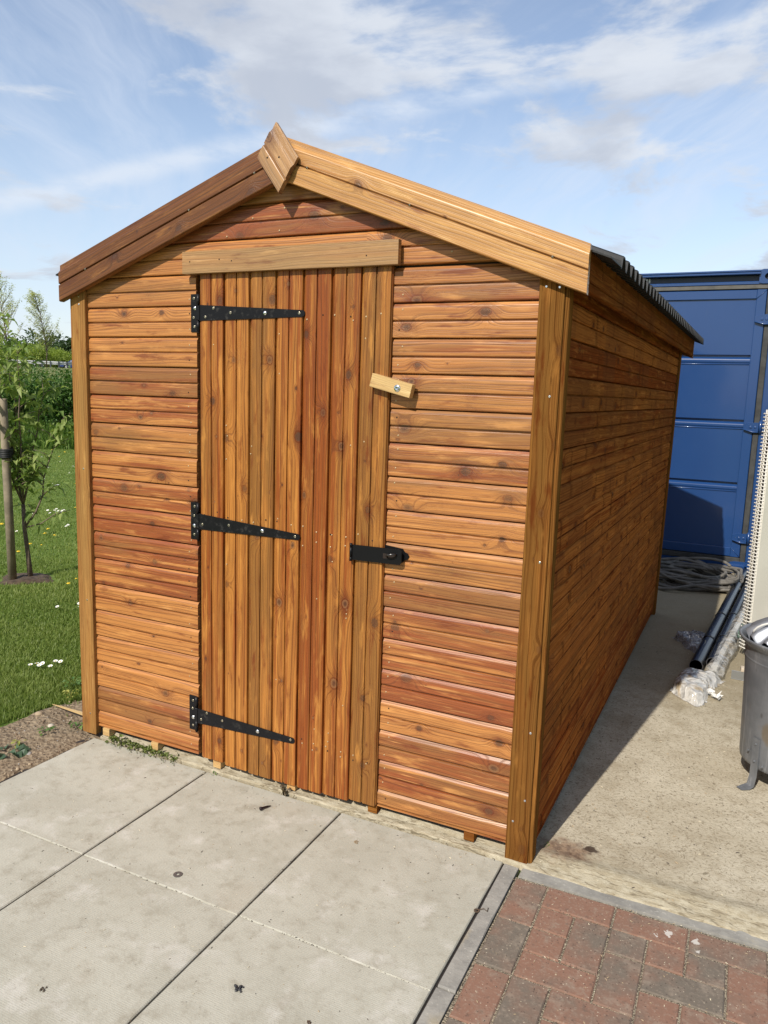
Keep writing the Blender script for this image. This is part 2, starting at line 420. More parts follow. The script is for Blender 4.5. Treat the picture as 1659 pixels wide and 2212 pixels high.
# container paint
def paint_blue():
    m, n, b = new_mat('container_paint')
    p = n.pos()
    f = n.noise(p, 3.0, 4, .6); g = n.noise(n.scale(p, (1, 1, .25)), 26, 4, .65)
    c = n.mix(f, (.011, .048, .165), (.016, .060, .190))
    c = n.mix(n.sm(g, .62, .82, 0, .35), c, (.05, .09, .18))
    c = n.mix(n.sm(n.noise(p, 90, 2), .72, .78, 0, .5), c, (.012, .02, .06))
    pbsdf(n, b, c, n.m('MULTIPLY_ADD', g, .14, .24), 0, n.bump(n.noise(n.scale(p, (1, 1, .3)), 5, 2), .10, .02), .5)
    b.inputs['Coat Weight'].default_value = .45; b.inputs['Coat Roughness'].default_value = .08
    return m
BLUE = paint_blue()
RUBBER = simple('door_rubber', (.045, .045, .043), .75, 0, 60, .2, .3, 14)

# masonry and ground
def slab_mat():
    m, n, b = new_mat('paving_slab')
    p = n.pos(); sd = n.sep(n.attr('bs'))[0]
    q = n.vm('ADD', p, n.comb(n.m('MULTIPLY', sd, 13), n.m('MULTIPLY', sd, 7), 0))
    f = n.noise(q, 3.2, 6, .62); g = n.noise(q, 17, 6, .68); h = n.noise(q, 160, 2, .6); st = n.noise(n.vm('ADD', q, (5, 2, 0)), 7.5, 5, .6)
    c = n.mix(n.sm(f, .3, .72), (.455, .44, .37), (.385, .37, .305))
    c = n.mix(n.sm(g, .46, .74, 0, .7), c, (.30, .275, .215))
    c = n.mix(n.sm(st, .53, .70, 0, .65), c, (.55, .53, .475))
    c = n.mix(n.m('MULTIPLY', n.sm(n.noise(q, 2.1, 3), .60, .78), .3), c, (.31, .22, .13))
    c = n.mix(n.sm(n.voro(q, 95), .16, .06, 0, .42), c, (.16, .14, .11))
    c = n.mix(n.sm(n.noise(n.vm('ADD', p, (1.3, .4, 0)), 5.5, 7, .72), .54, .70, 0, .60), c, (.27, .24, .18))
    c = n.mix(n.sm(n.noise(n.vm('ADD', p, (2.3, 5.4, 0)), 28, 5, .75), .60, .70, 0, .5), c, (.22, .195, .155))
    c = n.mix(n.sm(h, .62, .75, 0, .3), c, (.6, .58, .52))
    # moulded diagonal pimple texture on the slab face
    px, py, pz = n.sep(p)
    a = n.m('SINE', n.m('MULTIPLY', n.m('ADD', px, py), 560.0)); d_ = n.m('SINE', n.m('MULTIPLY', n.m('SUBTRACT', px, py), 560.0))
    pim = n.m('MULTIPLY', n.m('MULTIPLY', a, d_), n.sm(g, .35, .6, .45, .12))
    hh = n.m('ADD', n.m('MULTIPLY', pim, .45), n.m('ADD', n.m('MULTIPLY', h, .7), g))
    pbsdf(n, b, c, .85, 0, n.bump(hh, .42, .003), .3)
    return m
def concrete_mat(name='apron_concrete'):
    m, n, b = new_mat(name)
    p = n.pos(); x, y, z = n.sep(p)
    f = n.noise(p, 1.7, 5, .6); g = n.noise(p, 9, 6, .66); h = n.noise(p, 75, 3, .7)
    wq = n.vm('ADD', p, n.scale(n.vm('SUBTRACT', n.noise(p, 22, 3, out='Color'), (.5, .5, .5)), .045))
    fl = n.noise(n.scale(wq, (1, 1.6, 1)), 92, 3, .62, .6)
    fl2 = n.noise(n.scale(n.vm('ADD', wq, (7, 3, 0)), (1.5, 1, 1)), 60, 3, .6, .8)
    c = n.mix(n.sm(f, .3, .7), (.53, .475, .365), (.43, .375, .275))
    c = n.mix(n.sm(g, .45, .72, 0, .6), c, (.32, .265, .18))
    c = n.mix(n.sm(n.noise(n.vm('ADD', p, (9, 2, 0)), 2.6, 7, .7), .50, .68, 0, .6), c, (.29, .235, .155))
    c = n.mix(n.sm(n.noise(n.vm('ADD', p, (1, 7, 0)), 1.9, 6, .65), .56, .72, 0, .5), c, (.60, .54, .42))
    c = n.mix(n.sm(fl, .53, .62, 0, .65), c, (.22, .175, .115))
    c = n.mix(n.sm(fl2, .60, .66, 0, .65), c, (.13, .10, .06))
    c = n.mix(n.sm(h, .58, .72, 0, .4), c, (.58, .53, .42))
    # darker, browner concrete further back between shed and radiator
    back_tone = n.m('MULTIPLY', n.sm(n.m('ADD', y, n.m('MULTIPLY', g, 1.2)), 1.6, 2.9), .72)
    c = n.mix(back_tone, c, n.mix(g, (.15, .115, .06), (.27, .225, .14)))
    # yellow, mossy band along the front edge
    ed2 = n.noise(n.scale(p, (1, 2.2, 1)), 24, 6, .7)
    edge = n.m('MULTIPLY', n.sm(n.m('ADD', y, n.m('MULTIPLY', g, .16)), .26, .10), .75)
    c = n.mix(edge, c, n.mix(n.sm(ed2, .40, .58), (.47, .42, .305), (.35, .295, .195)))
    rid = n.m('ABSOLUTE', n.m('SUBTRACT', n.noise(n.scale(p, (.45, 3.4, 1)), 9, 4, .6), .5))
    c = n.mix(n.m('MULTIPLY', n.sm(rid, .022, .004), n.m('MULTIPLY', edge, .9)), c, (.13, .10, .06))
    # rusty brick-red stain beside the corner post
    dxx = n.m('SUBTRACT', x, 2.05); dyy = n.m('SUBTRACT', y, .115)
    dd = n.m('ADD', n.m('SQRT', n.m('ADD', n.m('MULTIPLY', dxx, dxx), n.m('MULTIPLY', n.m('MULTIPLY', dyy, dyy), 2.2))), n.m('MULTIPLY', n.m('SUBTRACT', n.noise(p, 26, 4), .5), .16))
    c = n.mix(n.sm(dd, .13, .04, 0, .75), c, n.mix(n.sm(n.noise(p, 45, 3), .4, .6), (.10, .04, .024), (.25, .15, .09)))
    dx2 = n.m('SUBTRACT', x, 2.13); dy2 = n.m('SUBTRACT', y, .165)
    dq = n.m('ADD', n.m('SQRT', n.m('ADD', n.m('MULTIPLY', dx2, dx2), n.m('MULTIPLY', dy2, dy2))), n.m('MULTIPLY', n.m('SUBTRACT', n.noise(p, 70, 3), .5), .05))
    c = n.mix(n.sm(dq, .030, .012, 0, .9), c, (.035, .016, .010))
    pbsdf(n, b, c, .9, 0, n.bump(n.m('ADD', n.m('MULTIPLY', fl, 1.0), h), .6, .004), .25)
    return m
def edging_mat():
    m, n, b = new_mat('grey_edging')
    p = n.pos(); g = n.noise(p, 14, 6, .65); h = n.noise(p, 120, 3)
    c = n.mix(n.sm(g, .3, .7), (.33, .315, .28), (.22, .21, .19))
    c = n.mix(n.sm(n.noise(p, 6, 4), .6, .75, 0, .7), c, (.40, .33, .20))
    c = n.mix(n.sm(h, .63, .72, 0, .5), c, (.55, .52, .46))
    pbsdf(n, b, c, .85, 0, n.bump(n.m('ADD', g, h), .4, .003), .3); return m
def block_mat():
    m, n, b = new_mat('clay_block')
    p = n.pos(); sd, tn, rd = n.sep(n.attr('bs'))
    q = n.vm('ADD', p, n.comb(n.m('MULTIPLY', sd, 31), 0, 0))
    f = n.noise(q, 7, 5, .6); h = n.noise(q, 90, 3, .7)
    mixf = n.sm(n.m('ADD', n.m('MULTIPLY', n.m('SUBTRACT', f, .5), 1.9), tn), .10, .85)
    c = n.mix(mixf, (.235, .130, .090), (.155, .130, .103))
    c = n.mix(n.sm(h, .5, .75, 0, .5), c, (.34, .27, .21))
    c = n.mix(n.sm(n.noise(p, 18, 5, .7), .50, .70, 0, .55), c, (.30, .245, .19))
    c = n.mix(n.sm(n.noise(n.vm('ADD', p, (4, 4, 0)), 34, 4, .7), .56, .70, 0, .5), c, (.10, .075, .06))
    c = n.mix(n.sm(n.voro(q, 75), .2, .08, 0, .65), c, (.05, .035, .03))
    c = n.mix(n.sm(n.voro(n.vm('ADD', q, (3, 1, 0)), 62), .13, .05, 0, .85), c, (.55, .47, .36))
    x, y, z = n.sep(p)
    for (sx, sy, r_) in ((2.405, -.125, .012), (2.372, -.150, .006), (2.476, -.125, .010), (2.484, -.165, .006)):
        q1 = n.m('SUBTRACT', x, sx); q2 = n.m('SUBTRACT', y, sy)
        ds = n.m('ADD', n.m('SQRT', n.m('ADD', n.m('MULTIPLY', q1, q1), n.m('MULTIPLY', n.m('MULTIPLY', q2, q2), .6))), n.m('MULTIPLY', n.m('SUBTRACT', n.noise(p, 95, 3), .5), .03))
        c = n.mix(n.sm(ds, r_, r_ * .7, 0, .8), c, (.60, .57, .52))
    pbsdf(n, b, c, .88, 0, n.bump(n.m('ADD', h, f), .45, .003), .3); return m
def sand_mat():
    m, n, b = new_mat('joint_sand'); p = n.pos(); h = n.noise(p, 260, 3, .7)
    c = n.mix(n.sm(h, .42, .62), (.06, .045, .032), (.42, .36, .26)); pbsdf(n, b, c, .95, 0, n.bump(h, .6, .003)); return m
def soil_mat():
    m, n, b = new_mat('stony_soil'); p = n.pos()
    f = n.noise(p, 6, 5, .65); h = n.noise(p, 48, 5, .75); v = n.voro(p, 55)
    c = n.mix(n.sm(f, .3, .7), (.34, .265, .18), (.255, .195, .13))
    c = n.mix(n.sm(h, .42, .62, 0, .6), c, (.13, .088, .055))
    c = n.mix(n.sm(n.noise(p, 110, 3, .7), .58, .7, 0, .7), c, (.42, .33, .22))
    pbsdf(n, b, c, .95, 0, n.bump(n.m('ADD', h, v), .9, .012), .2); return m
def lawn_mat():
    m, n, b = new_mat('lawn_turf'); p = n.pos()
    f = n.noise(p, .9, 5, .6); h = n.noise(p, 30, 4, .7)
    c = n.mix(n.sm(f, .3, .7), (.115, .185, .030), (.145, .210, .042))
    c = n.mix(n.sm(h, .4, .7, 0, .75), c, (.030, .070, .010))
    far = n.sm(n.vm('LENGTH', p, out=1), 24, 60)
    c = n.mix(far, c, n.mix(f, (.17, .20, .075), (.21, .23, .10)))
    pbsdf(n, b, c, .9, 0, n.bump(h, .6, .03), .2); return m
def leaf_mat(name, a, b_, tr=.25, rough=.5):
    m, n, b = new_mat(name)
    s = n.sep(n.attr('bs'))
    c = n.mix(s[0], a, b_); pbsdf(n, b, c, rough, 0, None, .35)
    t = n.n.new('ShaderNodeBsdfTranslucent'); n.put(t.inputs[0], n.mix(1.0, c, (1.15, 1.25, .7), 'MULTIPLY'))
    mx = n.n.new('ShaderNodeMixShader'); mx.inputs[0].default_value = tr
    n.l.new(b.outputs[0], mx.inputs[1]); n.l.new(t.outputs[0], mx.inputs[2])
    n.l.new(mx.outputs[0], m.node_tree.nodes['Material Output'].inputs[0]); return m
SLAB = slab_mat(); CONC = concrete_mat(); EDG = edging_mat(); BLOCK = block_mat(); SAND = sand_mat(); SOIL = soil_mat(); LAWN = lawn_mat()
GRASS = leaf_mat('grass_blade', (.140, .205, .042), (.305, .360, .110), .42)
TALLG = leaf_mat('tall_grass', (.075, .155, .020), (.165, .260, .050), .35)
BARK = simple('sapling_bark', (.16, .12, .085), .85, 0, 80, .6, .35, 40)
STAKE = simple('weathered_stake', (.27, .22, .155), .85, 0, 60, .5, .25, 12)

# ------------------------------------------------------------------ ground, paving, apron
EF = Vector((-.764, .645, 0)); ES = Vector((.645, .764, 0))          # towards the road / along it
def terrain(x, y):
    D = (x - 2.49) * EF.x + (y + 2.28) * EF.y
    if D < 21: return -0.02
    if D < 108: return -0.02 + 3.3 * ((D - 21) / 87) ** 0.62
    return 3.28
mb = MB()
ds = [-600, -200, -60, -20, -8, 0, 6, 12, 18, 21, 24, 28, 34, 42, 52, 64, 78, 92, 104, 108, 112, 118, 126, 136, 160, 260, 700, 1600]
ss = [-1200, -400, -200, -120, -80, -50, -30, -20, -12, -6, 0, 6, 12, 20, 30, 50, 80, 120, 200, 400, 1200]
vs = []
for D in ds:
    for s_ in ss:
        p = Vector((2.49, -2.28, 0)) + EF * D + ES * s_
        vs.append((p.x, p.y, terrain(p.x, p.y)))
fs = []
for i in range(len(ds) - 1):
    for j in range(len(ss) - 1):
        a = i * len(ss) + j; fs.append((a + 1, a, a + len(ss), a + len(ss) + 1))
mb.add(vs, [f[::-1] for f in fs], smooth=True)
tag(mb.build('ground', LAWN), kind='structure')

def bevel_slab(mb, poly, z0, z1, ch=.004, bs=None, mat=0, wob=0.0):
    """polygon slab with a chamfered, slightly uneven rim"""
    poly = [Vector((p[0], p[1], 0)) for p in poly]; bs = bs or rbs(); pts = []
    for i in range(len(poly)):
        a, b = poly[i], poly[(i + 1) % len(poly)]; n = max(1, int((b - a).length / .05)) if wob else 1
        for k in range(n): pts.append(a.lerp(b, k / n))
    c = sum(poly, Vector()) / len(poly); n = len(pts); top = []; mid = []; bot = []
    for p in pts:
        dn = (c - p).normalized()
        q = p + dn * (wob * random.random()) if wob else p
        top.append(q + dn * ch * 1.2 + Vector((0, 0, z1))); mid.append(q + Vector((0, 0, z1 - ch))); bot.append(q + Vector((0, 0, z0)))
    v = top + mid + bot; f = [tuple(range(n))]
    for i in range(n):
        j = (i + 1) % n; f.append((n + i, n + j, j, i)); f.append((2 * n + i, 2 * n + j, n + j, n + i))
    mb.add(v, f, None, bs, mat)

mb = MB()
xs = [.0715, .6735, 1.2840, 1.887]
xj = [(-.54, .068), (.0715, .6735), (.6765, 1.2825), (1.2858, 1.887)]
# back row
bevel_slab(mb, [(.075, -.015), (.055, -.640), (.6735, -.640), (.6705, -.017)], -.06, 0, .003, wob=.0015)
bevel_slab(mb, [(.6775, -.018), (.6785, -.640), (1.2830, -.642), (1.2775, -.021)], -.06, .0, .003, wob=.0015)
bevel_slab(mb, [(1.2835, -.021), (1.2880, -.642), (1.8840, -.644), (1.8860, -.026)], -.06, 0, .003, wob=.0015)
for r in range(1, 5):
    y1 = -.6425 - (r - 1) * .618; y0 = y1 - .614
    for (a, b) in ((-.535, .064), (.068, .6755), (.680, 1.2845), (1.2885, 1.8845)):
        bevel_slab(mb, [(a, y1), (a, y0), (b, y0), (b, y1)], -.06, random.choice((0, -.001, .0008)), .003, wob=.001)
tag(mb.build('pavement', SLAB), kind='structure')
mb = MB()
mb.add([(-.535, -3.2, -.011), (1.89, -3.2, -.011), (1.89, -.02, -.011), (.03, -.02, -.011)], [(0, 1, 2, 3)])
tag(mb.build('pavement_bed', simple('dark_joint', (.030, .024, .022), .95, 0, 200, .5)), kind='structure')

# grey edging strips
mb = MB()
bevel_slab(mb, [(1.8925, -.030), (1.8935, -.62), (1.942, -.62), (1.9405, -.032)], -.06, .001, .004, wob=.002)
bevel_slab(mb, [(1.8935, -.623), (1.894, -3.2), (1.943, -3.2), (1.942, -.623)], -.06, .002, .004, wob=.002)
def edgez(x): return .010 * (x - 1.94)
bevel_slab(mb, [(1.9465, -.034), (1.9465, -.078), (2.62, -.066), (4.2, -.05), (4.2, .0), (2.62, -.012)], -.06, .0035, .004, wob=.007)
tag(mb.build('kerb_edging', EDG), kind='structure')

# concrete apron with rough mortar lips along its front edge
mb = MB()
nx, ny = 420, 26
X0, X1 = .10, 4.2
ysamp = [-.034, -.030, -.020, -.008, .004, .016, .026, .034, .042, .055, .07, .09, .12, .16, .22, .3, .5, .8, 1.3, 2, 3, 4, 5, 6, 8, 12]
vs = []
for j, y in enumerate(ysamp):
    for i in range(nx + 1):
        x = X0 + (X1 - X0) * (i / nx)
        nz = mnoise.noise(Vector((x * 9, y * 9, 0))) * .5 + mnoise.noise(Vector((x * 31, y * 31, 3))) * .35
        drift = .012 * mnoise.noise(Vector((x * 2.3, 5, 0)))
        t = (y + .030) / .075
        if y < -.033: z = -.05; yy = y + .006 * nz
        else:
            z = .004 + .010 * min(1, max(0, t)) + .007 * nz * (1 if y < .12 else .2)
            if .03 < y < .075: z += .005
            if y >= .09: z = .011 + .002 * nz
            yy = y + drift * (1 if y < .3 else 0) + (.006 * nz if y < .1 else 0)
        if x < 1.95: yy = max(yy, -.006 + (-.010) * (x / 1.9)) if y < .0 else yy; z = z if y > -.033 else -.05
        k = (x - 1.95) * .016 if x > 1.95 and y < .2 else 0
        if x > 1.97 and y < .03 and y > -.033: yy -= .010 + .012 * mnoise.noise(Vector((x * 5, 3, 0))); z += .001
        vs.append((x, yy + k, z))
fs = []
for j in range(len(ysamp) - 1):
    for i in range(nx):
        a = j * (nx + 1) + i; fs.append((a, a + 1, a + nx + 2, a + nx + 1))
mb.add(vs, fs, smooth=True)
tag(mb.build('concrete_apron', CONC), kind='structure')

# block paving: soldier column, header row, herringbone infill
mb = MB()
g_ = .1022; ca, sa = math.cos(.0091), math.sin(.0091)
def bp_(u, v): return (1.9455 + ca * u - sa * v, -.083 + sa * u + ca * v)
tones = {(0, 0): .42, (0, 2): .78, (0, 4): .12, (0, 6): .7, (1, 0): .08, (3, 0): .10, (5, 0): .50, (7, 0): .75, (1, 1): .1, (1, 2): .1, (2, 1): .55, (3, 1): .62, (4, 1): .15, (5, 1): .55,
         (1, 3): .15, (3, 2): .50, (4, 2): .80, (6, 1): .18, (2, 4): .35, (1, 4): .62, (4, 3): .2, (5, 3): .35, (1, 5): .3}
def block(c, r, w_, h_):
    gap = .0022
    a = bp_(c * g_ + gap, -r * g_ - gap); b = bp_((c + w_) * g_ - gap, -r * g_ - gap)
    c_ = bp_((c + w_) * g_ - gap, -(r + h_) * g_ + gap); d_ = bp_(c * g_ + gap, -(r + h_) * g_ + gap)
    jz = random.uniform(-.0015, .0015)
    bevel_slab(mb, [a, d_, c_, b], -.06, .000 + jz, .0035, (random.random(), tones.get((c, r), random.choice((.1, .2, .45, .6, .75))), 0), wob=.0012)
NC, NR = 22, 20
for r in range(0, NR, 2): block(0, r, 1, 2)
for c in range(1, NC, 2): block(c, 0, 2, 1)
for r in range(-1, NR):
    for c in range(-1, NC):
        dm = (c - r) % 4
        if dm == 1:   # vertical block cells (c,r),(c,r+1)
            if c < 1: continue
            if r < 1 and r + 1 >= 1: block(c, 1, 1, 1)
            elif r >= 1: block(c, r, 1, 2)
        elif dm == 2:  # horizontal (c,r),(c+1,r)
            if r < 1: continue
            if c < 1 and c + 1 >= 1: block(1, r, 1, 1)
            elif c >= 1:
                if r == 1 and c == 3: block(3, 1, 1, 1); block(4, 1, 1, 1)
                else: block(c, r, 2, 1)
tag(mb.build('block_paving', BLOCK), kind='structure')
mb = MB(); mb.add([(1.944, -3.2, -.0045), (4.3, -3.2, -.0045), (4.3, -.05, -.0045), (1.944, -.078, -.0045)], [(0, 1, 2, 3)])
tag(mb.build('paving_sand', SAND), kind='structure')

# soil strip beside the slabs
def patch(name, outline, mat, z=.0, amp=.012, res=.03, kind='structure'):
    xs_ = [p[0] for p in outline]; ys_ = [p[1] for p in outline]
    def inside(x, y):
        c = False; n = len(outline)
        for i in range(n):
            x1, y1 = outline[i]; x2, y2 = outline[(i + 1) % n]
            if (y1 > y) != (y2 > y) and x < (x2 - x1) * (y - y1) / (y2 - y1) + x1: c = not c
        return c
    nx = int((max(xs_) - min(xs_)) / res) + 1; ny = int((max(ys_) - min(ys_)) / res) + 1
    idx = {}; vs = []; fs = []
    def vid(i, j):
        if (i, j) not in idx:
            x = min(xs_) + i * res; y = min(ys_) + j * res
            nb = sum(inside(x + a, y + b) for a in (-res, res) for b in (-res, res))
            h = mnoise.noise(Vector((x * 6, y * 6, 1))) + .6 * mnoise.noise(Vector((x * 17, y * 17, 2))) + .5 * mnoise.noise(Vector((x * 45, y * 45, 2)))
            idx[(i, j)] = len(vs); vs.append((x, y, z + amp * h if nb == 4 else z - .022))
        return idx[(i, j)]
    for i in range(nx):
        for j in range(ny):
            if inside(min(xs_) + (i + .5) * res, min(ys_) + (j + .5) * res):
                fs.append((vid(i, j), vid(i + 1, j), vid(i + 1, j + 1), vid(i, j + 1)))
    m_ = MB(); m_.add(vs, fs, smooth=True); return tag(m_.build(name, mat), kind=kind), inside
soil_poly = [(.09, .0), (.06, -.40), (.055, -.64), (-.52, -.645), (-.56, -1.2), (-.54, -3.2), (-1.2, -3.2), (-1.0, -1.0), (-.62, -.50), (-.40, -.12), (-.37, .12), (-.30, .30), (-.10, .75), (.03, 1.2), (.05, 3.4), (.12, 3.4), (.12, .03)]
soil, in_soil = patch('soil', soil_poly, SOIL, z=-.006, amp=.011, res=.016)
ring_poly = [(-2.475 + .245 * math.cos(a) * (1 + .2 * math.sin(3 * a)), 1.735 + .20 * math.sin(a) * (1 + .15 * math.cos(4 * a))) for a in np.linspace(0, 6.2, 22)]
DARKSOIL = simple('mulched_soil', (.075, .050, .032), .95, 0, 40, .8, .4, 25)
ring, in_ring = patch('planting_soil', ring_poly, DARKSOIL, z=.0, amp=.015, res=.03)
#@@PART2

# ================================================================== THE SHED
W_, L_, HP = 1.96, 3.33, 1.818
shed = empty('garden_shed', (W_ / 2, L_ / 2, 0), 'new orange brown pine garden shed with apex roof and boarded single door on the concrete', 'shed')
def lean(p):          # the side wall is a little out of true towards the back
    x, y, z = p
    if x > 1.7: x += .020 * (z / 1.8) * max(0, y) / L_
    return (x, y, z)
ZB = [.0020 + PITCH * k for k in range(0, 24)]          # lower edge of every board
ZBOT = .045
SL_R, SL_L = .382, .360
def ridge_line(x): return 2.300 - (x - 1.0) * SL_R if x > 1.0 else 2.300 - (1.0 - x) * SL_L
def under(z, side, drop=.035):     # x where the wall meets the roof underside at height z
    zz = z + drop
    return 1.0 + (2.300 - zz) / SL_R if side > 0 else 1.0 - (2.300 - zz) / SL_L
PR = loglap()
YF = .010
mb = MB(); nails = []
for k, zb in enumerate(ZB):
    zt = zb + PITCH
    if zb > 2.30: break
    lo = max(0, ZBOT - zb)
    dz = random.uniform(-.0006, .0006)
    def U0(v, zb=zb): return max(.055, under(zb + v, -1))
    def U1(v, zb=zb): return min(1.905, under(zb + v, 1))
    if zt < 1.86 or zb < 1.80:      # beside the door
        zz = zb
        if zb < 1.87:
            hi = min(PITCH, 1.935 - zb)
            board(mb, (0, YF, zb + dz), (1, 0, 0), (0, 0, 1), (0, -1, 0), U0, .6125 + random.uniform(-.003, .003), lo, hi, PR)
            board(mb, (0, YF, zb - .006 + dz), (1, 0, 0), (0, 0, 1), (0, -1, 0), 1.4085 + random.uniform(-.002, .002), U1, max(0, ZBOT - zb + .006), hi, PR)
            for q in (.022, .082):
                if zb + q > .06 and zb + q < 1.86:
                    nails.append((.578 + random.uniform(-.008, .008), YF, zb + q + random.uniform(-.006, .006)))
                    nails.append((1.437 + random.uniform(-.010, .008), YF, zb + q + random.uniform(-.006, .006)))
    else:
        board(mb, (0, YF, zb + dz), (1, 0, 0), (0, 0, 1), (0, -1, 0), U0, U1, 0, PITCH, PR)
# board behind the lintel, spanning the doorway
for k, zb in enumerate(ZB):
    if 1.80 < zb + PITCH and zb < 1.95 and zb < 1.87 and zb + PITCH > 1.90:
        board(mb, (0, YF + .002, zb), (1, 0, 0), (0, 0, 1), (0, -1, 0), .6, 1.42, 1.90 - zb, PITCH, PR)
for (x, y, z) in nails: disc_plug(mb, (x, y, z), (0, -1, 0), .0026, .0012, 8, mat=random.choice((1, 1, 2)))
for (x, z) in ((.86, 2.075), (.99, 2.10), (1.08, 2.155), (1.15, 2.13), (1.215, 2.11), (.97, 2.028), (1.27, 2.085), (1.0, 2.21), (.98, 2.155), (.62, 1.965), (1.60, 1.93), (.75, 2.02), (1.36, 2.05)):
    disc_plug(mb, (x, YF - .001, z), (0, -1, 0), .0028, .0012, 8, mat=1)
mb.build('front_wall', [WOOD, NAIL, HOLE], shed)

# added dark sheet just behind the cladding; gap shade put into its colour
mb = MB()
GAP_SHADE = simple('gap_shade_sheet', (.05, .028, .015), .9)
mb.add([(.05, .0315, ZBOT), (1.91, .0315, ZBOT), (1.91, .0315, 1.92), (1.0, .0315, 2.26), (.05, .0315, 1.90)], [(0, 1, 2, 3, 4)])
mb.build('gap_shade_sheet', GAP_SHADE, shed)

# side walls and rear wall
mb = MB()
for k, zb in enumerate(ZB):
    if zb > 1.86: break
    board(mb, (1.965, 0, zb), (0, 1, 0), (0, 0, 1), (1, 0, 0), .040, L_ - .04, max(0, ZBOT - zb), min(PITCH, 1.885 - zb), PR, segs=6)
mb.build('side_wall', WOOD_SIDE_SHADED, shed, xf=lean)
mb = MB()
for k, zb in enumerate(ZB):
    if zb > 1.86: break
    board(mb, (-.005, L_, zb), (0, -1, 0), (0, 0, 1), (-1, 0, 0), .040, L_ - .04, max(0, ZBOT - zb), min(PITCH, 1.885 - zb), PR)
mb.build('side_wall', WOOD_SIDE_SHADED, shed)
mb = MB()
for k, zb in enumerate(ZB):
    if zb > 2.2: break
    board(mb, (W_, L_, zb), (-1, 0, 0), (0, 0, 1), (0, 1, 0), lambda v, zb=zb: max(.05, W_ - under(zb + v, 1)), lambda v, zb=zb: min(W_ - .05, W_ - under(zb + v, -1)), max(0, ZBOT - zb), PITCH, PR)
mb.build('rear_wall', WOOD_SIDE_SHADED, shed)

# corner posts: front boards with a strip round the corner
def corner(x0, x1, y0, y1, z0, z1, name='corner_post', extra=None, mat=WOOD_POST, bs=None, xf=None, nl=()):
    mb = MB(); box(mb, x0, x1, y0, y1, z0, z1, .002, bs)
    if extra: box(mb, *extra, .002)
    for (c, nn) in nl: disc_plug(mb, c, nn, .0036, .0015, 10, mat=1)
    mb.build(name, [mat, ZINC], shed, xf)
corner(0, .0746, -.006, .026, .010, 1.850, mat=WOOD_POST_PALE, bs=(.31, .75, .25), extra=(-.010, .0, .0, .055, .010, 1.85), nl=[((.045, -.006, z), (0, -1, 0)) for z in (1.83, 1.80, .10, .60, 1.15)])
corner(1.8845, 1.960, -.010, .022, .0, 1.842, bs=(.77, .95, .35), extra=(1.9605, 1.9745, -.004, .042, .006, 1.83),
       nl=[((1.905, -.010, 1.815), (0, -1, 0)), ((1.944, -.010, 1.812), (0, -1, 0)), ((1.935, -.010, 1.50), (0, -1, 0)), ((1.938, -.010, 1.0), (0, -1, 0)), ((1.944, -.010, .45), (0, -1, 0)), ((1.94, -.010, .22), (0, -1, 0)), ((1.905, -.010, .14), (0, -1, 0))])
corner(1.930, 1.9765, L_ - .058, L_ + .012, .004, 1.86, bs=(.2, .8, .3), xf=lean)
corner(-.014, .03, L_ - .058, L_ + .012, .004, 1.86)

# floor bearers peeping out under the walls
for x, mt, z0 in ((.105, WOOD_PALE, .012), (.372, WOOD_PALE, .012), (.690, WOOD_PALE, .014), (1.034, WOOD_PALE, .014), (1.372, WOOD_POST, .014), (1.735, WOOD_POST, .014)):
    mb = MB(); box(mb, x, x + .036, .004 if mt is WOOD_PALE else .010, L_ - .01, z0, .0445, .001, grain=1)
    mb.build('floor_bearer', mt, shed)

# the door -----------------------------------------------------------
door = bpy.data.objects.new('door', None); COL.objects.link(door); door.parent = shed
door.location = Vector((1.02, 0, .9)) - Vector(shed.location)
mb = MB()
DP = .1102; DPR = [(v * DP / PITCH, dd * .85) for v, dd in loglap(crown=.6)]
YD = -.004
# V runs along -x so that the wide rebate falls on the right of each board
x = .6345 + DP
k = 0
zb_cuts = (.048, .040, .036, .037, .036, .039, .048)
dbs = [(.11, .55, .62), (.47, .45, .35), (.83, .98, .15), (.29, .35, .60), (.63, .35, .75), (.05, .5, .62), (.91, .85, .30)]
while k < 7:
    v0 = 0
    board(mb, (x, YD + random.uniform(-.001, .001), 0), (0, 0, 1), (-1, 0, 0), (0, -1, 0), zb_cuts[k], 1.893, 0, DP, DPR, bs=dbs[k], segs=4)
    x += DP; k += 1
# trimming strip on the closing edge
box(mb, 1.3925, 1.4065, YD + .006, .03, .050, 1.893, .002)
for zz, dzx in ((1.742, 0), (1.03, -.035), (.972, -.02), (.245, -.04), (.205, .0)):
    for i in range(14):
        xx = .66 + .0545 * i + random.uniform(-.006, .006)
        if xx < 1.09 and zz not in (1.03,): continue
        if xx > 1.385: continue
        disc_plug(mb, (xx, YD - .0002, zz + dzx * (xx - .66) + random.uniform(-.012, .012)), (0, -1, 0), .0027, .0012, 8, mat=random.choice((1, 1, 2)))
for i in range(26):
    disc_plug(mb, (random.choice((.705, .76, .87, .985, 1.15, 1.21, 1.27, 1.32)) + random.uniform(-.004, .004), YD, random.uniform(.1, 1.8)), (0, -1, 0), .0024, .001, 8, mat=1)
mb.build('door_panel', [WOOD_DOOR, NAIL, HOLE], door)

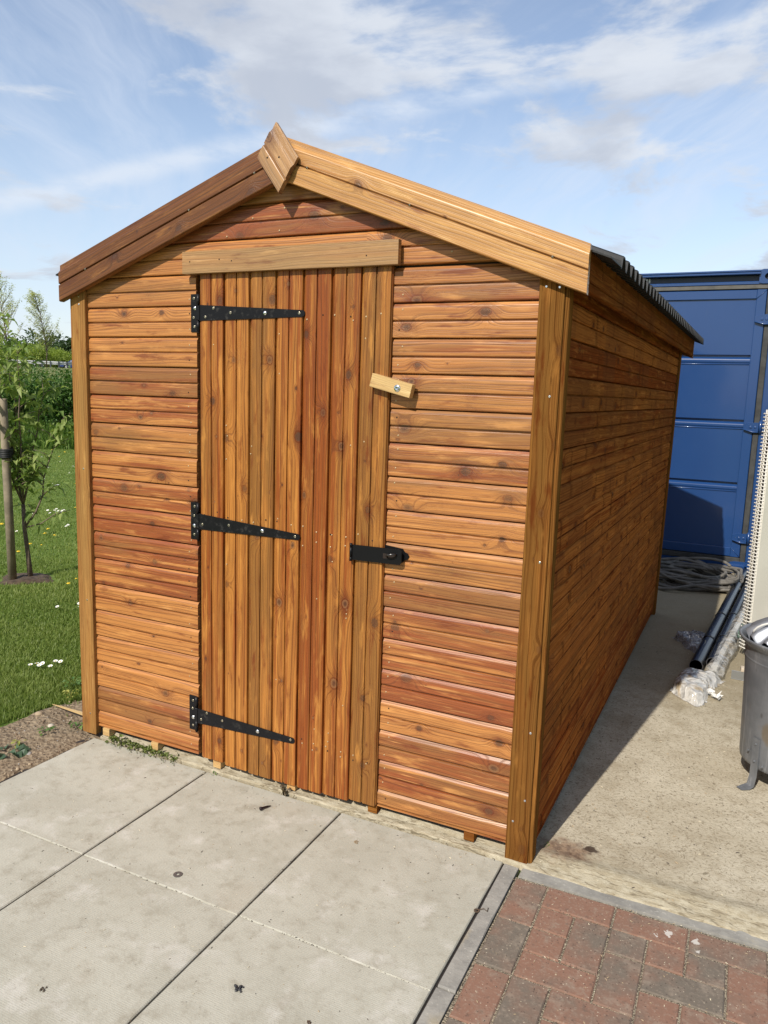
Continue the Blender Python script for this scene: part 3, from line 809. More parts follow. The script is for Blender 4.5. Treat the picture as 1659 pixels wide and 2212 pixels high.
def strap_hinge(zc_plate, plate, strap, bolts, screws):
    mb = MB()
    x0, x1, z0, z1 = plate
    y = YF - .0035
    poly_plate(mb, [(x0, y, z0), (x1 - .012, y, z0), (x1 - .012, y, z1), (x0, y, z1)], (0, -1, 0), .004)
    # knuckle barrel with pin ends
    for (a, b) in ((z0 + .001, z0 + (z1 - z0) * .30), (z0 + (z1 - z0) * .31, z0 + (z1 - z0) * .69), (z0 + (z1 - z0) * .70, z1 - .001)):
        tube(mb, [(x1 - .006, y - .004, a), (x1 - .006, y - .004, b)], .0066, 12)
    tube(mb, [(x1 - .006, y - .004, z0 - .004), (x1 - .006, y - .004, z0)], .0045, 10)
    # tapering strap with a rounded nose
    (ax, az0, az1), (bx, bz0, bz1) = strap
    zc = (bz0 + bz1) / 2; r = (bz1 - bz0) / 2
    ys = YD - .0032
    out = [(ax, ys, az0), (bx - r, ys, bz0)]
    for t in np.linspace(-80, 80, 9): out.append((bx - r + r * math.cos(R_(t)), ys, zc + r * math.sin(R_(t))))
    out += [(bx - r, ys, bz1), (ax, ys, az1)]
    poly_plate(mb, out, (0, -1, 0), .0034)
    # neck joining barrel to strap
    poly_plate(mb, [(x1 - .010, ys, (az0 + az1) / 2 - .024), (ax + .004, ys, az0 + .002), (ax + .004, ys, az1 - .002), (x1 - .010, ys, (az0 + az1) / 2 + .024)], (0, -1, 0), .003)
    for (bx_, bz_, on) in bolts:
        yy = (ys if on else y)
        ring_ = []; c = Vector((bx_, yy, bz_))
        tube(mb, [c, c + Vector((0, -.0028, 0)), c + Vector((0, -.0044, 0)), c + Vector((0, -.005, 0))], [.0082, .0074, .0046, .001], 12, mat=1)
    for (sx_, sz_, on) in screws:
        yy = (ys if on else y); c = Vector((sx_, yy, sz_))
        tube(mb, [c, c + Vector((0, -.0012, 0)), c + Vector((0, -.0002, 0))], [.0054, .0042, .0018], 12, mat=2)
        tube(mb, [c + Vector((0, -.0003, 0)), c + Vector((0, -.0012, 0))], [.0017, .0017], 6, mat=3)
    return mb.build('hinge', [BLACK, ZINC, SCREW, HOLE], door)
strap_hinge(1.76, (.5905, .634, 1.692, 1.827), ((.640, 1.731, 1.787), (1.086, 1.7395, 1.7620)), [(.611, 1.777, 0), (.926, 1.754, 1)],
            [(.604, 1.812, 0), (.603, 1.744, 0), (.606, 1.711, 0), (.703, 1.774, 1), (.667, 1.744, 1), (.778, 1.757, 1), (1.064, 1.752, 1)])
strap_hinge(.99, (.584, .628, .919, 1.061), ((.632, .963, 1.023), (1.080, .9705, .9925)), [(.602, .972, 0), (.922, .988, 1)],
            [(.602, 1.046, 0), (.600, 1.010, 0), (.600, .938, 0), (.650, .984, 1), (.772, .993, 1), (1.060, .982, 1)])
strap_hinge(.21, (.571, .616, .146, .288), ((.621, .186, .246), (1.071, .2035, .2265)), [(.591, .198, 0), (.908, .217, 1)],
            [(.589, .268, 0), (.587, .235, 0), (.589, .165, 0), (.668, .237, 1), (.640, .205, 1), (.742, .222, 1), (1.053, .217, 1)])

# hasp and staple
mb = MB()
poly_plate(mb, [(1.418, YF - .004, .9365), (1.472, YF - .004, .9365), (1.480, YF - .004, .946), (1.491, YF - .004, .950), (1.497, YF - .004, .960), (1.491, YF - .004, .970), (1.480, YF - .004, .974), (1.472, YF - .004, .9845), (1.405, YF - .004, .9905)], (0, -1, 0), .004)
poly_plate(mb, [(1.286, YD - .009, .929), (1.300, YD - .009, .929), (1.470, YD - .009, .9325), (1.478, YD - .009, .940), (1.478, YD - .009, .978), (1.470, YD - .009, .9845), (1.300, YD - .009, .982), (1.286, YD - .009, .982)], (0, -1, 0), .0028)
for (a, b) in ((.925, .938), (.9395, .972), (.9735, .986)):
    tube(mb, [(1.289, YD - .010, a), (1.289, YD - .010, b)], .0052, 10)
poly_plate(mb, [(1.296, YD - .002, .9315), (1.345, YD - .002, .9315), (1.345, YD - .002, .980), (1.296, YD - .002, .980)], (0, -1, 0), .003)
st = [Vector((1.425 + .017 * (1 - math.cos(t)), YD - .010 - .016 * math.sin(t), .957 + .006 * math.sin(t) + .004 * (1 - math.cos(t)))) for t in np.linspace(0, math.pi, 10)]
tube(mb, st, .0034, 8, mat=1)
poly_plate(mb, [(1.410, YD - .0095, .948), (1.456, YD - .0095, .952), (1.456, YD - .0095, .964), (1.410, YD - .0095, .966)], (0, -1, 0), .001, mat=2)
BLACKMETAL = simple('staple_steel', (.10, .10, .10), .25, .9)
mb.build('hasp', [simple('black_powder_coat', (.005, .005, .006), .45, spec=.22), BLACKMETAL, HOLE], door)

# lintel board, turn button
mb = MB(); box(mb, .578, 1.4335, -.024, -.002, 1.8935, 1.9705, .0015, bs=(.52, .92, .2), grain=0)
for (x, z) in ((.612, 1.935), (.742, 1.938), (.795, 1.931), (1.322, 1.925)): disc_plug(mb, (x, -.024, z), (0, -1, 0), .0026, .0006, 8, mat=1)
mb.build('lintel_board', [wood_mat('lintel_pine', honey=(.42, .22, .085), red=(.30, .14, .05), olive=(.34, .20, .085), dark=.35, knots=.7), HOLE], shed)
mb = MB()
tb = [(1.356, 1.558), (1.500, 1.524), (1.486, 1.482), (1.348, 1.513)]
ya = -.030
ex = (Vector((1.500, 0, 1.524)) - Vector((1.356, 0, 1.558))); w0 = ex.length; ex.normalize(); ez = Vector((-ex.z, 0, ex.x)); 
beam(mb, Vector((1.349, ya, 1.514)), ex, Vector((0, 1, 0)), ez, (.146, .028, .044), .0015, (.4, .3, .3), 0, 0)
c = Vector((1.449, ya, 1.511))
tube(mb, [c, c + Vector((0, -.0016, 0)), c + Vector((0, -.0018, 0))], [.0115, .0112, .0065], 16, mat=1)
tube(mb, [c + Vector((0, -.001, 0)), c + Vector((0, -.005, 0)), c + Vector((0, -.0035, 0))], [.0068, .0060, .0028], 8, mat=1, smooth=False)
tube(mb, [c + Vector((0, -.0034, 0)), c + Vector((0, -.0042, 0))], [.003, .003], 6, mat=2, smooth=False)
mb.build('turn_button', [WOOD_PALE, ZINC, HOLE], shed)

# bargeboards ----------------------------------------------------------
def tilt(p):            # the roof rises a touch towards the back
    x, y, z = p; k = max(0, y) / 3.6
    return (x + .017 * k * (1 if x > 1 else 0), y, z + .020 * k)
def barge(side):
    mb = MB(); HB = .139
    s = SL_R if side > 0 else SL_L
    xe = 2.0265 if side > 0 else -.029
    ln = math.hypot(xe - 1.0, (xe - 1.0) * s)
    U = Vector((1, 0, -s)).normalized() if side > 0 else Vector((-1, 0, -s)).normalized()
    V = Vector((0, 0, 1))
    zt0 = 2.318
    pr = [(0, .006), (.002, .001), (.004, 0), (.0615, 0), (.0635, .003), (.0642, .0075), (.0668, .0075), (.0676, .003), (.0695, 0), (.108, 0), (.1115, .001), (.118, .0075), (.120, .009), (.1335, .0095), (HB - .001, .0095), (HB, .011)]
    o = Vector((1.0, -.036, zt0 - HB))
    board(mb, o, U, V, (0, -1, 0), 0, ln, 0, HB, pr, bs=(.66, .62, .35) if side > 0 else (.21, .2, .9), segs=2, back=.024)
    # underside, top and back so the board is solid
    a0 = o; a1 = o + U * ln
    yb = Vector((0, .024, 0)); e = Vector((0, .0055, 0)); t = V * HB
    mb.add([a0 + e, a1 + e, a1 + yb, a0 + yb, a0 + t + e * 2, a1 + t + e * 2, a1 + t + yb, a0 + t + yb], [(0, 3, 2, 1), (4, 5, 6, 7), (3, 7, 6, 2)], [(0, 0, 0), (ln, 0, 0), (ln, .02, 0), (0, .02, 0)] * 2, (.66, .62, .35))
    for q in ((.10, .46, .90) if side > 0 else (.10, .37, .86)):
        c = o + U * (ln * q) + V * .066 + Vector((0, .0, 0))
        tube(mb, [c, c + Vector((0, -.0014, 0)), c + Vector((0, .001, 0))], [.0046, .0034, .0016], 10, mat=1)
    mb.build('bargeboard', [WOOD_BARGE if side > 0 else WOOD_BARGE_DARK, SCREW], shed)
barge(1); barge(-1)
# rear bargeboards (plain)
mb = MB()
for side in (1, -1):
    s = SL_R if side > 0 else SL_L; xe = 2.03 if side > 0 else -.029
    U = Vector((side, 0, -s)).normalized(); ln = abs(xe - 1) * math.hypot(1, s)
    V = Vector((0, 0, 1)); o = Vector((1.0, 3.60, 2.175))
    mb.add([o, o + U * ln, o + U * ln + V * .13, o + V * .13, o + Vector((0, .02, 0)), o + U * ln + Vector((0, .02, 0)), o + U * ln + V * .13 + Vector((0, .02, 0)), o + V * .13 + Vector((0, .02, 0))],
           [(0, 1, 2, 3), (7, 6, 5, 4), (0, 4, 5, 1), (2, 6, 7, 3), (1, 5, 6, 2)], [(0, 0, 0), (ln, 0, 0), (ln, .1, 0), (0, .1, 0)] * 2)
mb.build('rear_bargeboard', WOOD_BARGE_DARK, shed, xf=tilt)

# diamond finial over the ridge, cut from log-lap board
mb = MB()
T = Vector((.993, 0, 2.353)); Rr = Vector((1.078, 0, 2.237)); Bt = Vector((1.008, 0, 2.131)); Lf = Vector((.925, 0, 2.246))
Uv = (Rr - T); Vv = (Lf - T)
prf = [(0, .010), (.02, .0085), (.20, .0085), (.27, .003), (.30, 0), (.585, 0), (.60, .005), (.63, .006), (.65, .001), (.67, 0), (.985, 0), (1.0, .003)]
vs = []; wc = []; fs = []
YDm = -.062; bd = (.37, .55, .45)
for i, (v, dd) in enumerate(prf):
    for k in range(2):
        p = T + Uv * k + Vv * v; vs.append((p.x, YDm + dd, p.z)); wc.append((k * .145, v * .125, 0))
for i in range(len(prf) - 1): fs.append((2 * i, 2 * i + 1, 2 * i + 3, 2 * i + 2))
mb.add(vs, [f[::-1] for f in fs], wc, bd)
for k in range(2):
    ev = []; ew = []
    for (v, dd) in prf:
        p = T + Uv * k + Vv * v; ev += [(p.x, YDm + dd, p.z), (p.x, YDm + .021, p.z)]; ew += [(dd, v * .125, .4), (.02, v * .125, .4)]
    mb.add(ev, [(2 * i, 2 * i + 2, 2 * i + 3, 2 * i + 1) if k else (2 * i, 2 * i + 1, 2 * i + 3, 2 * i + 2) for i in range(len(prf) - 1)], ew, bd)
for v, dd in ((0, .010), (1.0, .003)):
    a = T + Vv * v; b = a + Uv
    mb.add([(a.x, YDm + dd, a.z), (b.x, YDm + dd, b.z), (b.x, YDm + .021, b.z), (a.x, YDm + .021, a.z)], [(0, 1, 2, 3)], [(0, 0, 0), (.14, 0, 0), (.14, .02, 0), (0, .02, 0)], bd)
for q in ((.9665, 2.243), (1.012, 2.240)): disc_plug(mb, (q[0], YDm, q[1]), (0, -1, 0), .0032, .0006, 10, mat=1)
mb.build('finial', [wood_mat('finial_pine', honey=(.47, .26, .11), red=(.30, .15, .065), olive=(.38, .22, .10), dark=.35, knots=1), HOLE], shed)

# eaves fascia, right side and left side
for side in (1, -1):
    mb = MB(); x0 = 2.012 if side > 0 else -.027
    bpz = 1.795 if side > 0 else 1.826
    FH = .118
    pr = [(0, .008), (.004, .001), (.006, 0), (.024, 0), (.0255, .004), (.028, .004), (.030, 0), (.082, 0), (.086, .003), (.110, .004), (FH, .006)]
    board(mb, (x0 + (.016 if side > 0 else 0), 0 if side > 0 else 3.56, bpz), (0, side, 0), (0, 0, 1), (side, 0, 0), -.010 if side > 0 else 0, 3.60 if side > 0 else 3.57, 0, FH, pr, bs=(.44, .6, .7), back=.018, segs=5)
    xa, xb = (x0 - .002, x0 + .0155) if side > 0 else (x0 - .0, x0 + .016)
    box(mb, min(xa, xb), max(xa, xb) - .006, -.010, 3.60, bpz + .002, bpz + FH - .002, .001, grain=1)
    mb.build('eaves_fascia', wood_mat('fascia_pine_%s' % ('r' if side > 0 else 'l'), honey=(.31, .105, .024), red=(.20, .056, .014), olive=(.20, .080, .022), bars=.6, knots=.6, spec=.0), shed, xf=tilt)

# corrugated bitumen roof sheets
def roof(side):
    mb = MB(); s = SL_R if side > 0 else SL_L
    per, amp = .094, .021
    ys = []
    y = -.008; ys.append((y, 0.0)); y = .150; ys.append((y, 0.0)); ys.append((.1505, .5))
    y = .156
    while y < 3.66:
        for (q, h) in ((0, .0), (.14, 0), (.30, 1.1), (.36, 1.25), (.66, 1.25), (.72, 1.1), (.88, 0), (.97, 0)):
            ys.append((y + q * per, h))
        y += per
    xr, xe = 1.0, (2.083 if side > 0 else -.075)
    verts = []; faces = []
    NX = 7
    for (yy, h) in ys:
        for k in range(NX):
            x = xr + (xe - xr) * k / (NX - 1)
            z = 2.300 - abs(x - 1.0) * s + .002 + h * amp * 1.35 + (.003 if yy < .151 else 0)
            verts.append((x, yy, z))
    n = len(ys)
    for i in range(n - 1):
        for k in range(NX - 1):
            a = i * NX + k
            f = (a, a + 1, a + NX + 1, a + NX)
            faces.append(f if side > 0 else f[::-1])
    # visible thickness at the eave and front: a lower skin
    off = len(verts)
    verts += [(x, y, z - .005) for x, y, z in verts]
    faces += [tuple(i + off for i in f[::-1]) for f in faces]
    for i in range(n - 1):
        a = i * NX + NX - 1; b = a + NX
        faces.append((a, b, b + off, a + off) if side < 0 else (b, a, a + off, b + off))
    for k in range(NX - 1):
        faces.append((k, k + 1, k + 1 + off, k + off)); a = (n - 1) * NX + k; faces.append((a + 1, a, a + off, a + 1 + off))
    mb.add(verts, faces)
    mb.build('roof_sheet', ROOFB, shed, xf=tilt)
    # flat board deck beneath
    mb = MB(); zt = lambda x: 2.300 - abs(x - 1.0) * s - .006
    xe2 = 2.010 if side > 0 else -.010
    v = [(1.0, -.010, zt(1.0)), (xe2, -.010, zt(xe2)), (xe2, 3.60, zt(xe2)), (1.0, 3.60, zt(1.0))]
    v += [(a, b, c - .012) for a, b, c in v]
    mb.add(v, [(0, 1, 2, 3), (7, 6, 5, 4), (0, 4, 5, 1), (1, 5, 6, 2), (2, 6, 7, 3)] if side > 0 else [(3, 2, 1, 0), (4, 5, 6, 7), (1, 5, 4, 0), (2, 6, 5, 1), (3, 7, 6, 2)], None)
    mb.build('roof_deck', simple('roof_deck_board', (.20, .10, .05), .8), shed, xf=tilt)
roof(1); roof(-1)
mb = MB()
for side in (1, -1):
    s = SL_R if side > 0 else SL_L
    mb.add([(1.0, -.008, 2.312), (1.0 + side * .13, -.008, 2.312 - .13 * s), (1.0 + side * .13, 3.66, 2.312 - .13 * s), (1.0, 3.66, 2.312), ], [(0, 1, 2, 3)[::side]])
mb.build('ridge_cap', ROOFB, shed, xf=tilt)
#@@PART3

# ================================================================== THE SHIPPING CONTAINER
YC = 5.10; CX0, CX1, CH, CL = .135, 2.572, 2.60, 6.06
cont = empty('shipping_container', ((CX0 + CX1) / 2, YC + CL / 2, 0), 'large blue steel shipping container with ribbed doors, standing across the yard behind the shed', 'container')
DARKP = simple('aperture_shade_and_marks', (.012, .014, .018), .8)  # near-black: aperture shade put into the colour, also the patch's dark marks
LINER = simple('worn_door_rail', (.085, .080, .070), .6, 0, 40, .2, .3, 9)
# frame: posts, header, sill
mb = MB()
box(mb, CX1 - .052, CX1, YC - .012, YC + .16, .12, CH - .12, .006)
mb.build('corner_post', BLUE, cont); mb = MB()
box(mb, CX0, CX0 + .052, YC - .012, YC + .16, .12, CH - .12, .006)
mb.build('corner_post', BLUE, cont)
mb = MB()
# header section: lip, hollow channel, ledge
box(mb, CX0 + .16, CX1 - .165, YC - .045, YC + .10, CH - .002, CH + .013, .003, grain=0)
box(mb, CX0 + .10, CX1 - .10, YC + .030, YC + .10, 2.505, CH - .003, .004, grain=0)
box(mb, CX0 + .16, CX1 - .165, YC - .040, YC + .028, CH - .022, CH - .0025, .003, grain=0)
box(mb, CX0 + .05, CX1 - .05, YC - .008, YC + .10, 2.498, 2.526, .004, grain=0)
mb.build('door_header', BLUE, cont)
mb = MB(); box(mb, CX0 + .16, CX1 - .16, YC + .018, YC + .0295, 2.527, CH - .023, .003, grain=0); mb.build('header_channel', simple('shaded_blue_recess', (.010, .022, .050), .4), cont)  # channel shade put into a darker copy of the blue
mb = MB(); box(mb, CX0 + .05, CX1 - .05, YC - .002, YC + .05, .012, .10, .004, grain=0)
box(mb, 2.34, 2.52, YC - .05, YC - .003, .050, .092, .004, grain=0); mb.build('door_sill', BLUE, cont)
# corner castings with their oval apertures
def casting(cx, cy, cz, sx):
    mb = MB(); a = .178; b = .118; fx = YC - .016
    x0, x1 = (cx - a, cx) if sx > 0 else (cx, cx + a); z0, z1 = cz - b, cz
    mx, mz = (x0 + x1) / 2, (z0 + z1) / 2
    outer = []; inner = []
    for i in range(24):
        t = 2 * math.pi * i / 24; c_, s_ = math.cos(t), math.sin(t)
        k = 1 / max(abs(c_) / (a / 2), abs(s_) / (b / 2)); outer.append((mx + c_ * k, fx, mz + s_ * k))
        inner.append((mx + .052 * c_ * (1 if abs(c_) < .7 else .95), fx, mz + .032 * s_))
    back = [(p[0], fx + .03, p[2]) for p in inner]; side = [(p[0], fx + .178, p[2]) for p in outer]
    v = outer + inner + back + side; f = []
    for i in range(24):
        j = (i + 1) % 24
        f.append((i, j, 24 + j, 24 + i)); f.append((24 + i, 24 + j, 48 + j, 48 + i)); f.append((j, i, 72 + i, 72 + j))
    mb.add(v, f); mb.add(back, [tuple(range(24))], mat=1)
    mb.build('corner_casting', [BLUE, DARKP], cont)
for sx, cx in ((1, CX1 + .006), (-1, CX0 - .006)):
    casting(cx, 0, CH + .022, sx); casting(cx, 0, .118, sx)
# gasket frame
mb = MB()
box(mb, 2.474, 2.519, YC - .006, YC + .03, .10, 2.496, .004); box(mb, 1.383, 1.425, YC - .006, YC + .03, .10, 2.496, .004)
box(mb, 1.426, 2.473, YC - .008, YC + .03, 2.462, 2.4955, .004, grain=0, mat=1); box(mb, 1.426, 2.473, YC - .006, YC + .03, .102, .150, .004, grain=0)
mb.build('door_seal', [RUBBER, LINER], cont)
# ribbed door leaf: profile in z extruded in x
def leaf(x0, x1):
    mb = MB(); xa, xb = x0 + .075, x1 - .078; y0 = YC + .006
    prof = [(.235, 0.0)]
    for zr in (.745, 1.292, 1.845):
        prof += [(zr - .002, 0.0), (zr + .010, -.006), (zr + .026, -.006), (zr + .034, -.004), (zr + .052, .022), (zr + .066, .0225), (zr + .071, .0)]
    prof += [(2.381, 0.0)]
    seg = []
    for i in range(len(prof)): seg.append(prof[i])
    v = []; f = []
    for (z, d_) in seg:
        v += [(xa, y0 + d_ + .010, z), (xb, y0 + d_ + .010, z)]
    for i in range(len(seg) - 1): f.append((2 * i, 2 * i + 1, 2 * i + 3, 2 * i + 2))
    mb.add(v, f)
    for zr in (.745, 1.292, 1.845):
        for q in (.015, -.010): tube(mb, [(xa + .002, y0 + .0075, zr + q), (xb - .002, y0 + .0075, zr + q)], .0036, 10)  # rounded beads added along the rib edges to catch sun highlights
    # ribs are closed at their ends by the frame rails, which stand proud
    box(mb, x0, xa, YC - .001, YC + .055, .155, 2.458, .005); box(mb, xb, x1, YC - .001, YC + .055, .155, 2.458, .005)
    box(mb, xa + .0005, xb - .0005, YC + .001, YC + .055, 2.381, 2.457, .004, grain=0); box(mb, xa + .0005, xb - .0005, YC + .001, YC + .055, .156, .234, .004, grain=0)
    # mitre weld bead in the corner
    tube(mb, [(xb, YC - .001, 2.381), (x1 - .002, YC - .002, 2.455)], .003, 6); tube(mb, [(xb, YC - .001, .235), (x1 - .002, YC - .002, .158)], .003, 6)
    return mb.build('door_leaf', BLUE, cont)
leaf(1.428, 2.471)
lf2 = leaf(.24, 1.380)
for xr in (1.52, 1.30):
    pass
mb = MB()
for xx in (1.05, .62): tube(mb, [(xx, YC - .05, .14), (xx, YC - .05, 2.48)], .017, 10)
mb.build('locking_rod', simple('galvanised_rod', (.42, .44, .46), .45, .8), cont)
# hinges with tapering blades
for zc in (2.215, 1.307, .335):
    mb = MB()
    out = [(2.396, YC - .016, zc + .020), (2.396, YC - .016, zc - .022), (2.470, YC - .020, zc - .045), (2.512, YC - .020, zc - .045), (2.512, YC - .020, zc + .038), (2.44, YC - .018, zc + .034)]
    poly_plate(mb, out, (0, -1, 0), .014)
    tube(mb, [(2.527, YC - .014, zc - .055), (2.527, YC - .014, zc + .050)], .014, 12)
    box(mb, 2.541, 2.572, YC - .030, YC - .013, zc - .04, zc + .036, .003)
    for xx in (2.452, 2.488): disc_plug(mb, (xx, YC - .020, zc - .004), (0, -1, 0), .010, .004, 12)
    tube(mb, [(2.398, YC - .020, zc - .024), (2.470, YC - .023, zc - .046), (2.512, YC - .023, zc - .046)], .005, 6)
    mb.build('door_hinge', BLUE, cont)
# corrugated sides, back and roof
mb = MB(); v = []; f = []; y = YC + .162; k = 0
pts = []
while y < YC + CL - .16:
    for q, d_ in ((0, 0), (.07, .036), (.14, .036), (.21, 0)):
        pts.append((y + q, d_))
    y += .28
for side, xx in ((1, CX1 - .006), (-1, CX0 + .006)):
    o = len(v)
    for (yy, d_) in pts: v += [(xx - side * d_, yy, .14), (xx - side * d_, yy, CH - .06)]
    for i in range(len(pts) - 1): f.append((o + 2 * i, o + 2 * i + 2, o + 2 * i + 3, o + 2 * i + 1)[::side])
mb.add(v, f)
box(mb, CX1 - .05, CX1 - .002, YC + .165, YC + CL, .02, .139, .004, grain=1); box(mb, CX0 + .002, CX0 + .05, YC + .165, YC + CL, .02, .139, .004, grain=1)
box(mb, CX1 - .06, CX1 - .002, YC + .165, YC + CL, CH - .059, CH, .004, grain=1); box(mb, CX0 + .002, CX0 + .06, YC + .165, YC + CL, CH - .059, CH, .004, grain=1)
mb.build('side_panel', BLUE, cont)
mb = MB(); box(mb, CX0 + .061, CX1 - .061, YC + .101, YC + CL, CH - .03, CH - .012, .003, grain=1); mb.build('container_roof', BLUE, cont)
mb = MB(); box(mb, CX0, CX1, YC + CL, YC + CL + .03, .02, CH, .003); mb.build('rear_panel', BLUE, cont)
# white patch with dark marks on the header
mb = MB(); wht = simple('white_patch', (.78, .78, .76), .5)
box(mb, 1.435, 1.520, YC + .0145, YC + .0175, 2.535, 2.572, .001, grain=0)
for (a, b, c_, d_) in ((1.445, 1.452, 2.54, 2.566), (1.462, 1.47, 2.55, 2.57), (1.486, 1.50, 2.538, 2.548), (1.50, 1.507, 2.552, 2.571), (1.478, 1.483, 2.551, 2.57)):
    box(mb, a, b, YC + .0135, YC + .0143, c_, d_, .0002, mat=1)
mb.build('header_patch', [wht, DARKP], cont)

# ================================================================== BLACK PIPES, WRAP, HOSES
PIPE = simple('black_pvc', (.004, .0045, .006), .26, 0, None, .2, .3, 6, spec=.38)
def pipe(a, b, r, label, name='drain_pipe'):
    mb = MB(); a, b = Vector(a), Vector(b); t = (b - a)
    pts = [a + t * k / 12 for k in range(13)]
    n = 20; tube(mb, pts, r, n, caps=False)
    inner = [a, a + t.normalized() * .35]
    mb2 = MB(); tube(mb2, [a, a + t.normalized() * .6], r * .93, n, caps=False); 
    mb.add(mb2.v, [f[::-1] for f in mb2.f], mb2.wc, mat=0, smooth=True)
    ring_ = len(mb.v)
    v = mb.v[:n]; v2 = mb2.v[:n]
    mb.add(list(v) + list(v2), [((i + 1) % n, i, n + i, n + (i + 1) % n) for i in range(n)], mat=1)
    for q in (.18, .40): tube(mb, [a + t * q, a + t * (q + .012)], r * 1.06, n, smooth=True)
    o = mb.build(name, [PIPE, simple('cut_pipe_edge', (.10, .10, .11), .5)])
    tag(o, label, 'pipe', 'black drain pipes on the concrete'); return o
pipe((2.318, 2.185, .046), (2.522, 5.00, .046), .036, 'glossy black drain pipe with open end, left of the pair lying on the concrete')
pipe((2.398, 2.30, .042), (2.595, 5.00, .042), .032, 'black plastic drain pipe lying between its twin and the clear plastic wrapping')

def film(name, color=(.75, .77, .78), alpha=.5, rough=.18, stain=None):
    m, n, b = new_mat(name); p = n.pos()
    g = n.noise(p, 30, 4, .65); c = color
    if stain: c = n.mix(n.sm(n.noise(p, 14, 4), .50, .66), color, stain)
    pbsdf(n, b, c, rough, 0, n.bump(n.voro(n.vm('ADD', n.scale(p, (1, .55, 1)), n.scale(n.noise(p, 12, 2, out='Color'), .06)), 24), .8, .02), .7)
    n.put(b.inputs['Alpha'], n.sm(g, .35, .7, alpha, min(1, alpha + .4)))
    return m
FILM = film('clear_film', alpha=.30); FILMD = film('dusty_film', (.62, .60, .56), .70, .10, (.45, .36, .24)); FILMG = film('grey_film', (.30, .31, .33), .45, .2)

def crumple(outline, hfun, res=.012, z0=.012, seed=0, amp=.01):
    xs_ = [p[0] for p in outline]; ys_ = [p[1] for p in outline]
    def inside(x, y):
        c = False; n = len(outline)
        for i in range(n):
            x1, y1 = outline[i]; x2, y2 = outline[(i + 1) % n]
            if (y1 > y) != (y2 > y) and x < (x2 - x1) * (y - y1) / (y2 - y1) + x1: c = not c
        return c
    idx = {}; vs = []; fs = []
    nx = int((max(xs_) - min(xs_)) / res) + 2; ny = int((max(ys_) - min(ys_)) / res) + 2
    def vid(i, j):
        if (i, j) not in idx:
            x = min(xs_) + i * res; y = min(ys_) + j * res
            r1 = 1 - abs(mnoise.noise(Vector((x * 11, y * 9, seed)))) * 2; r2 = 1 - abs(mnoise.noise(Vector((x * 28, y * 23, seed + 5)))) * 2
            edge = 0 if not all(inside(x + a, y + b) for a in (-res, res) for b in (-res, res)) else 1
            idx[(i, j)] = len(vs); vs.append((x + .006 * mnoise.noise(Vector((x * 30, y * 30, 9))), y + .006 * mnoise.noise(Vector((x * 30, y * 30, 4))), z0 + edge * max(0, hfun(x, y) + amp * (r1 + .5 * r2)) + .002))
        return idx[(i, j)]
    for i in range(nx):
        for j in range(ny):
            if inside(min(xs_) + (i + .5) * res, min(ys_) + (j + .5) * res): fs.append((vid(i, j), vid(i + 1, j), vid(i + 1, j + 1), vid(i, j + 1)))
    return vs, fs

# bag pulled over the pipe ends
mb = MB()
out = [(2.222, 1.815), (2.250, 1.755), (2.357, 1.640), (2.395, 1.700), (2.410, 1.90), (2.470, 2.105), (2.405, 2.115), (2.36, 2.08), (2.31, 2.075), (2.268, 2.10), (2.236, 1.96)]
cx_, cy_ = 2.315, 1.90
def hb(x, y):
    t = min(1, max(0, (y - 1.64) / .45)); dxx = abs(x - (2.30 + .10 * (y - 1.7))) / .115
    return (.052 + .012 * math.sin(3.1 * t)) * max(0, 1 - dxx ** 3)
v, f = crumple(out, hb, .009, .012, 3, .006); mb.add(v, f, smooth=True)
tag(mb.build('plastic_bag', FILMD), 'dusty translucent plastic bag crumpled round the near end of the black pipes', 'plastic bag')
mb = MB()
out = [(2.135, 2.775), (2.20, 2.70), (2.235, 2.60), (2.30, 2.52), (2.345, 2.60), (2.375, 2.80), (2.31, 2.94), (2.24, 2.93)]
v, f = crumple(out, lambda x, y: .012 + .02 * max(0, 1 - abs(y - 2.8) / .2), .010, .012, 8, .010); mb.add(v, f, smooth=True)
tag(mb.build('plastic_sheet', FILMG), 'scrap of clear plastic sheet lying flat in the shade left of the black pipes', 'plastic sheet')
mb = MB()
for i in range(9):
    c = Vector((2.425 + random.uniform(-.035, .035), 1.805 + random.uniform(-.03, .05), .020 + random.uniform(0, .018)))
    v = [c + Vector((random.uniform(-1, 1), random.uniform(-1, 1), random.uniform(-.6, .8))) * .022 for _ in range(6)]
    mb.add(v, [(0, 1, 2), (0, 2, 3), (0, 3, 4), (1, 5, 2), (0, 4, 1)])
tag(mb.build('paper_scrap', simple('white_tissue', (.72, .71, .68), .8)), 'crumpled white paper scrap beside the plastic bag on the sunlit concrete', 'paper')

# film-wrapped bundle of green trim lying beside the pipes
wrap = empty('wrapped_trim', (2.55, 3.4, 0), 'long trim wrapped in clear plastic with a green strip, right of the black pipes', 'bundle')
A = Vector((2.415, 2.12, .035)); B = Vector((2.70, 4.9, .05)); T_ = B - A
mb = MB(); sd_ = Vector((T_.y, -T_.x, 0)).normalized(); pts = []; rr = []
for k in range(60):
    t = k / 59; pts.append(A + T_ * t + sd_ * .010 * mnoise.noise(Vector((t * 7, 1, 1))) + Vector((0, 0, .018 + .012 * mnoise.noise(Vector((t * 8, 4, 1))))))
    rr.append(.050 + .010 * mnoise.noise(Vector((t * 6, 9, 2))))
tube(mb, pts, rr, 14, smooth=True)
v2 = []
for (x, y, z) in mb.v:
    q = mnoise.noise(Vector((x * 40, y * 4, z * 40))) * .012
    v2.append((x + q, y, max(.012, z * .95 + q)))
mb.v = v2
mb.build('plastic_wrap', film('wrap_film', (.62, .61, .58), .22, .10, (.50, .43, .33)), wrap)
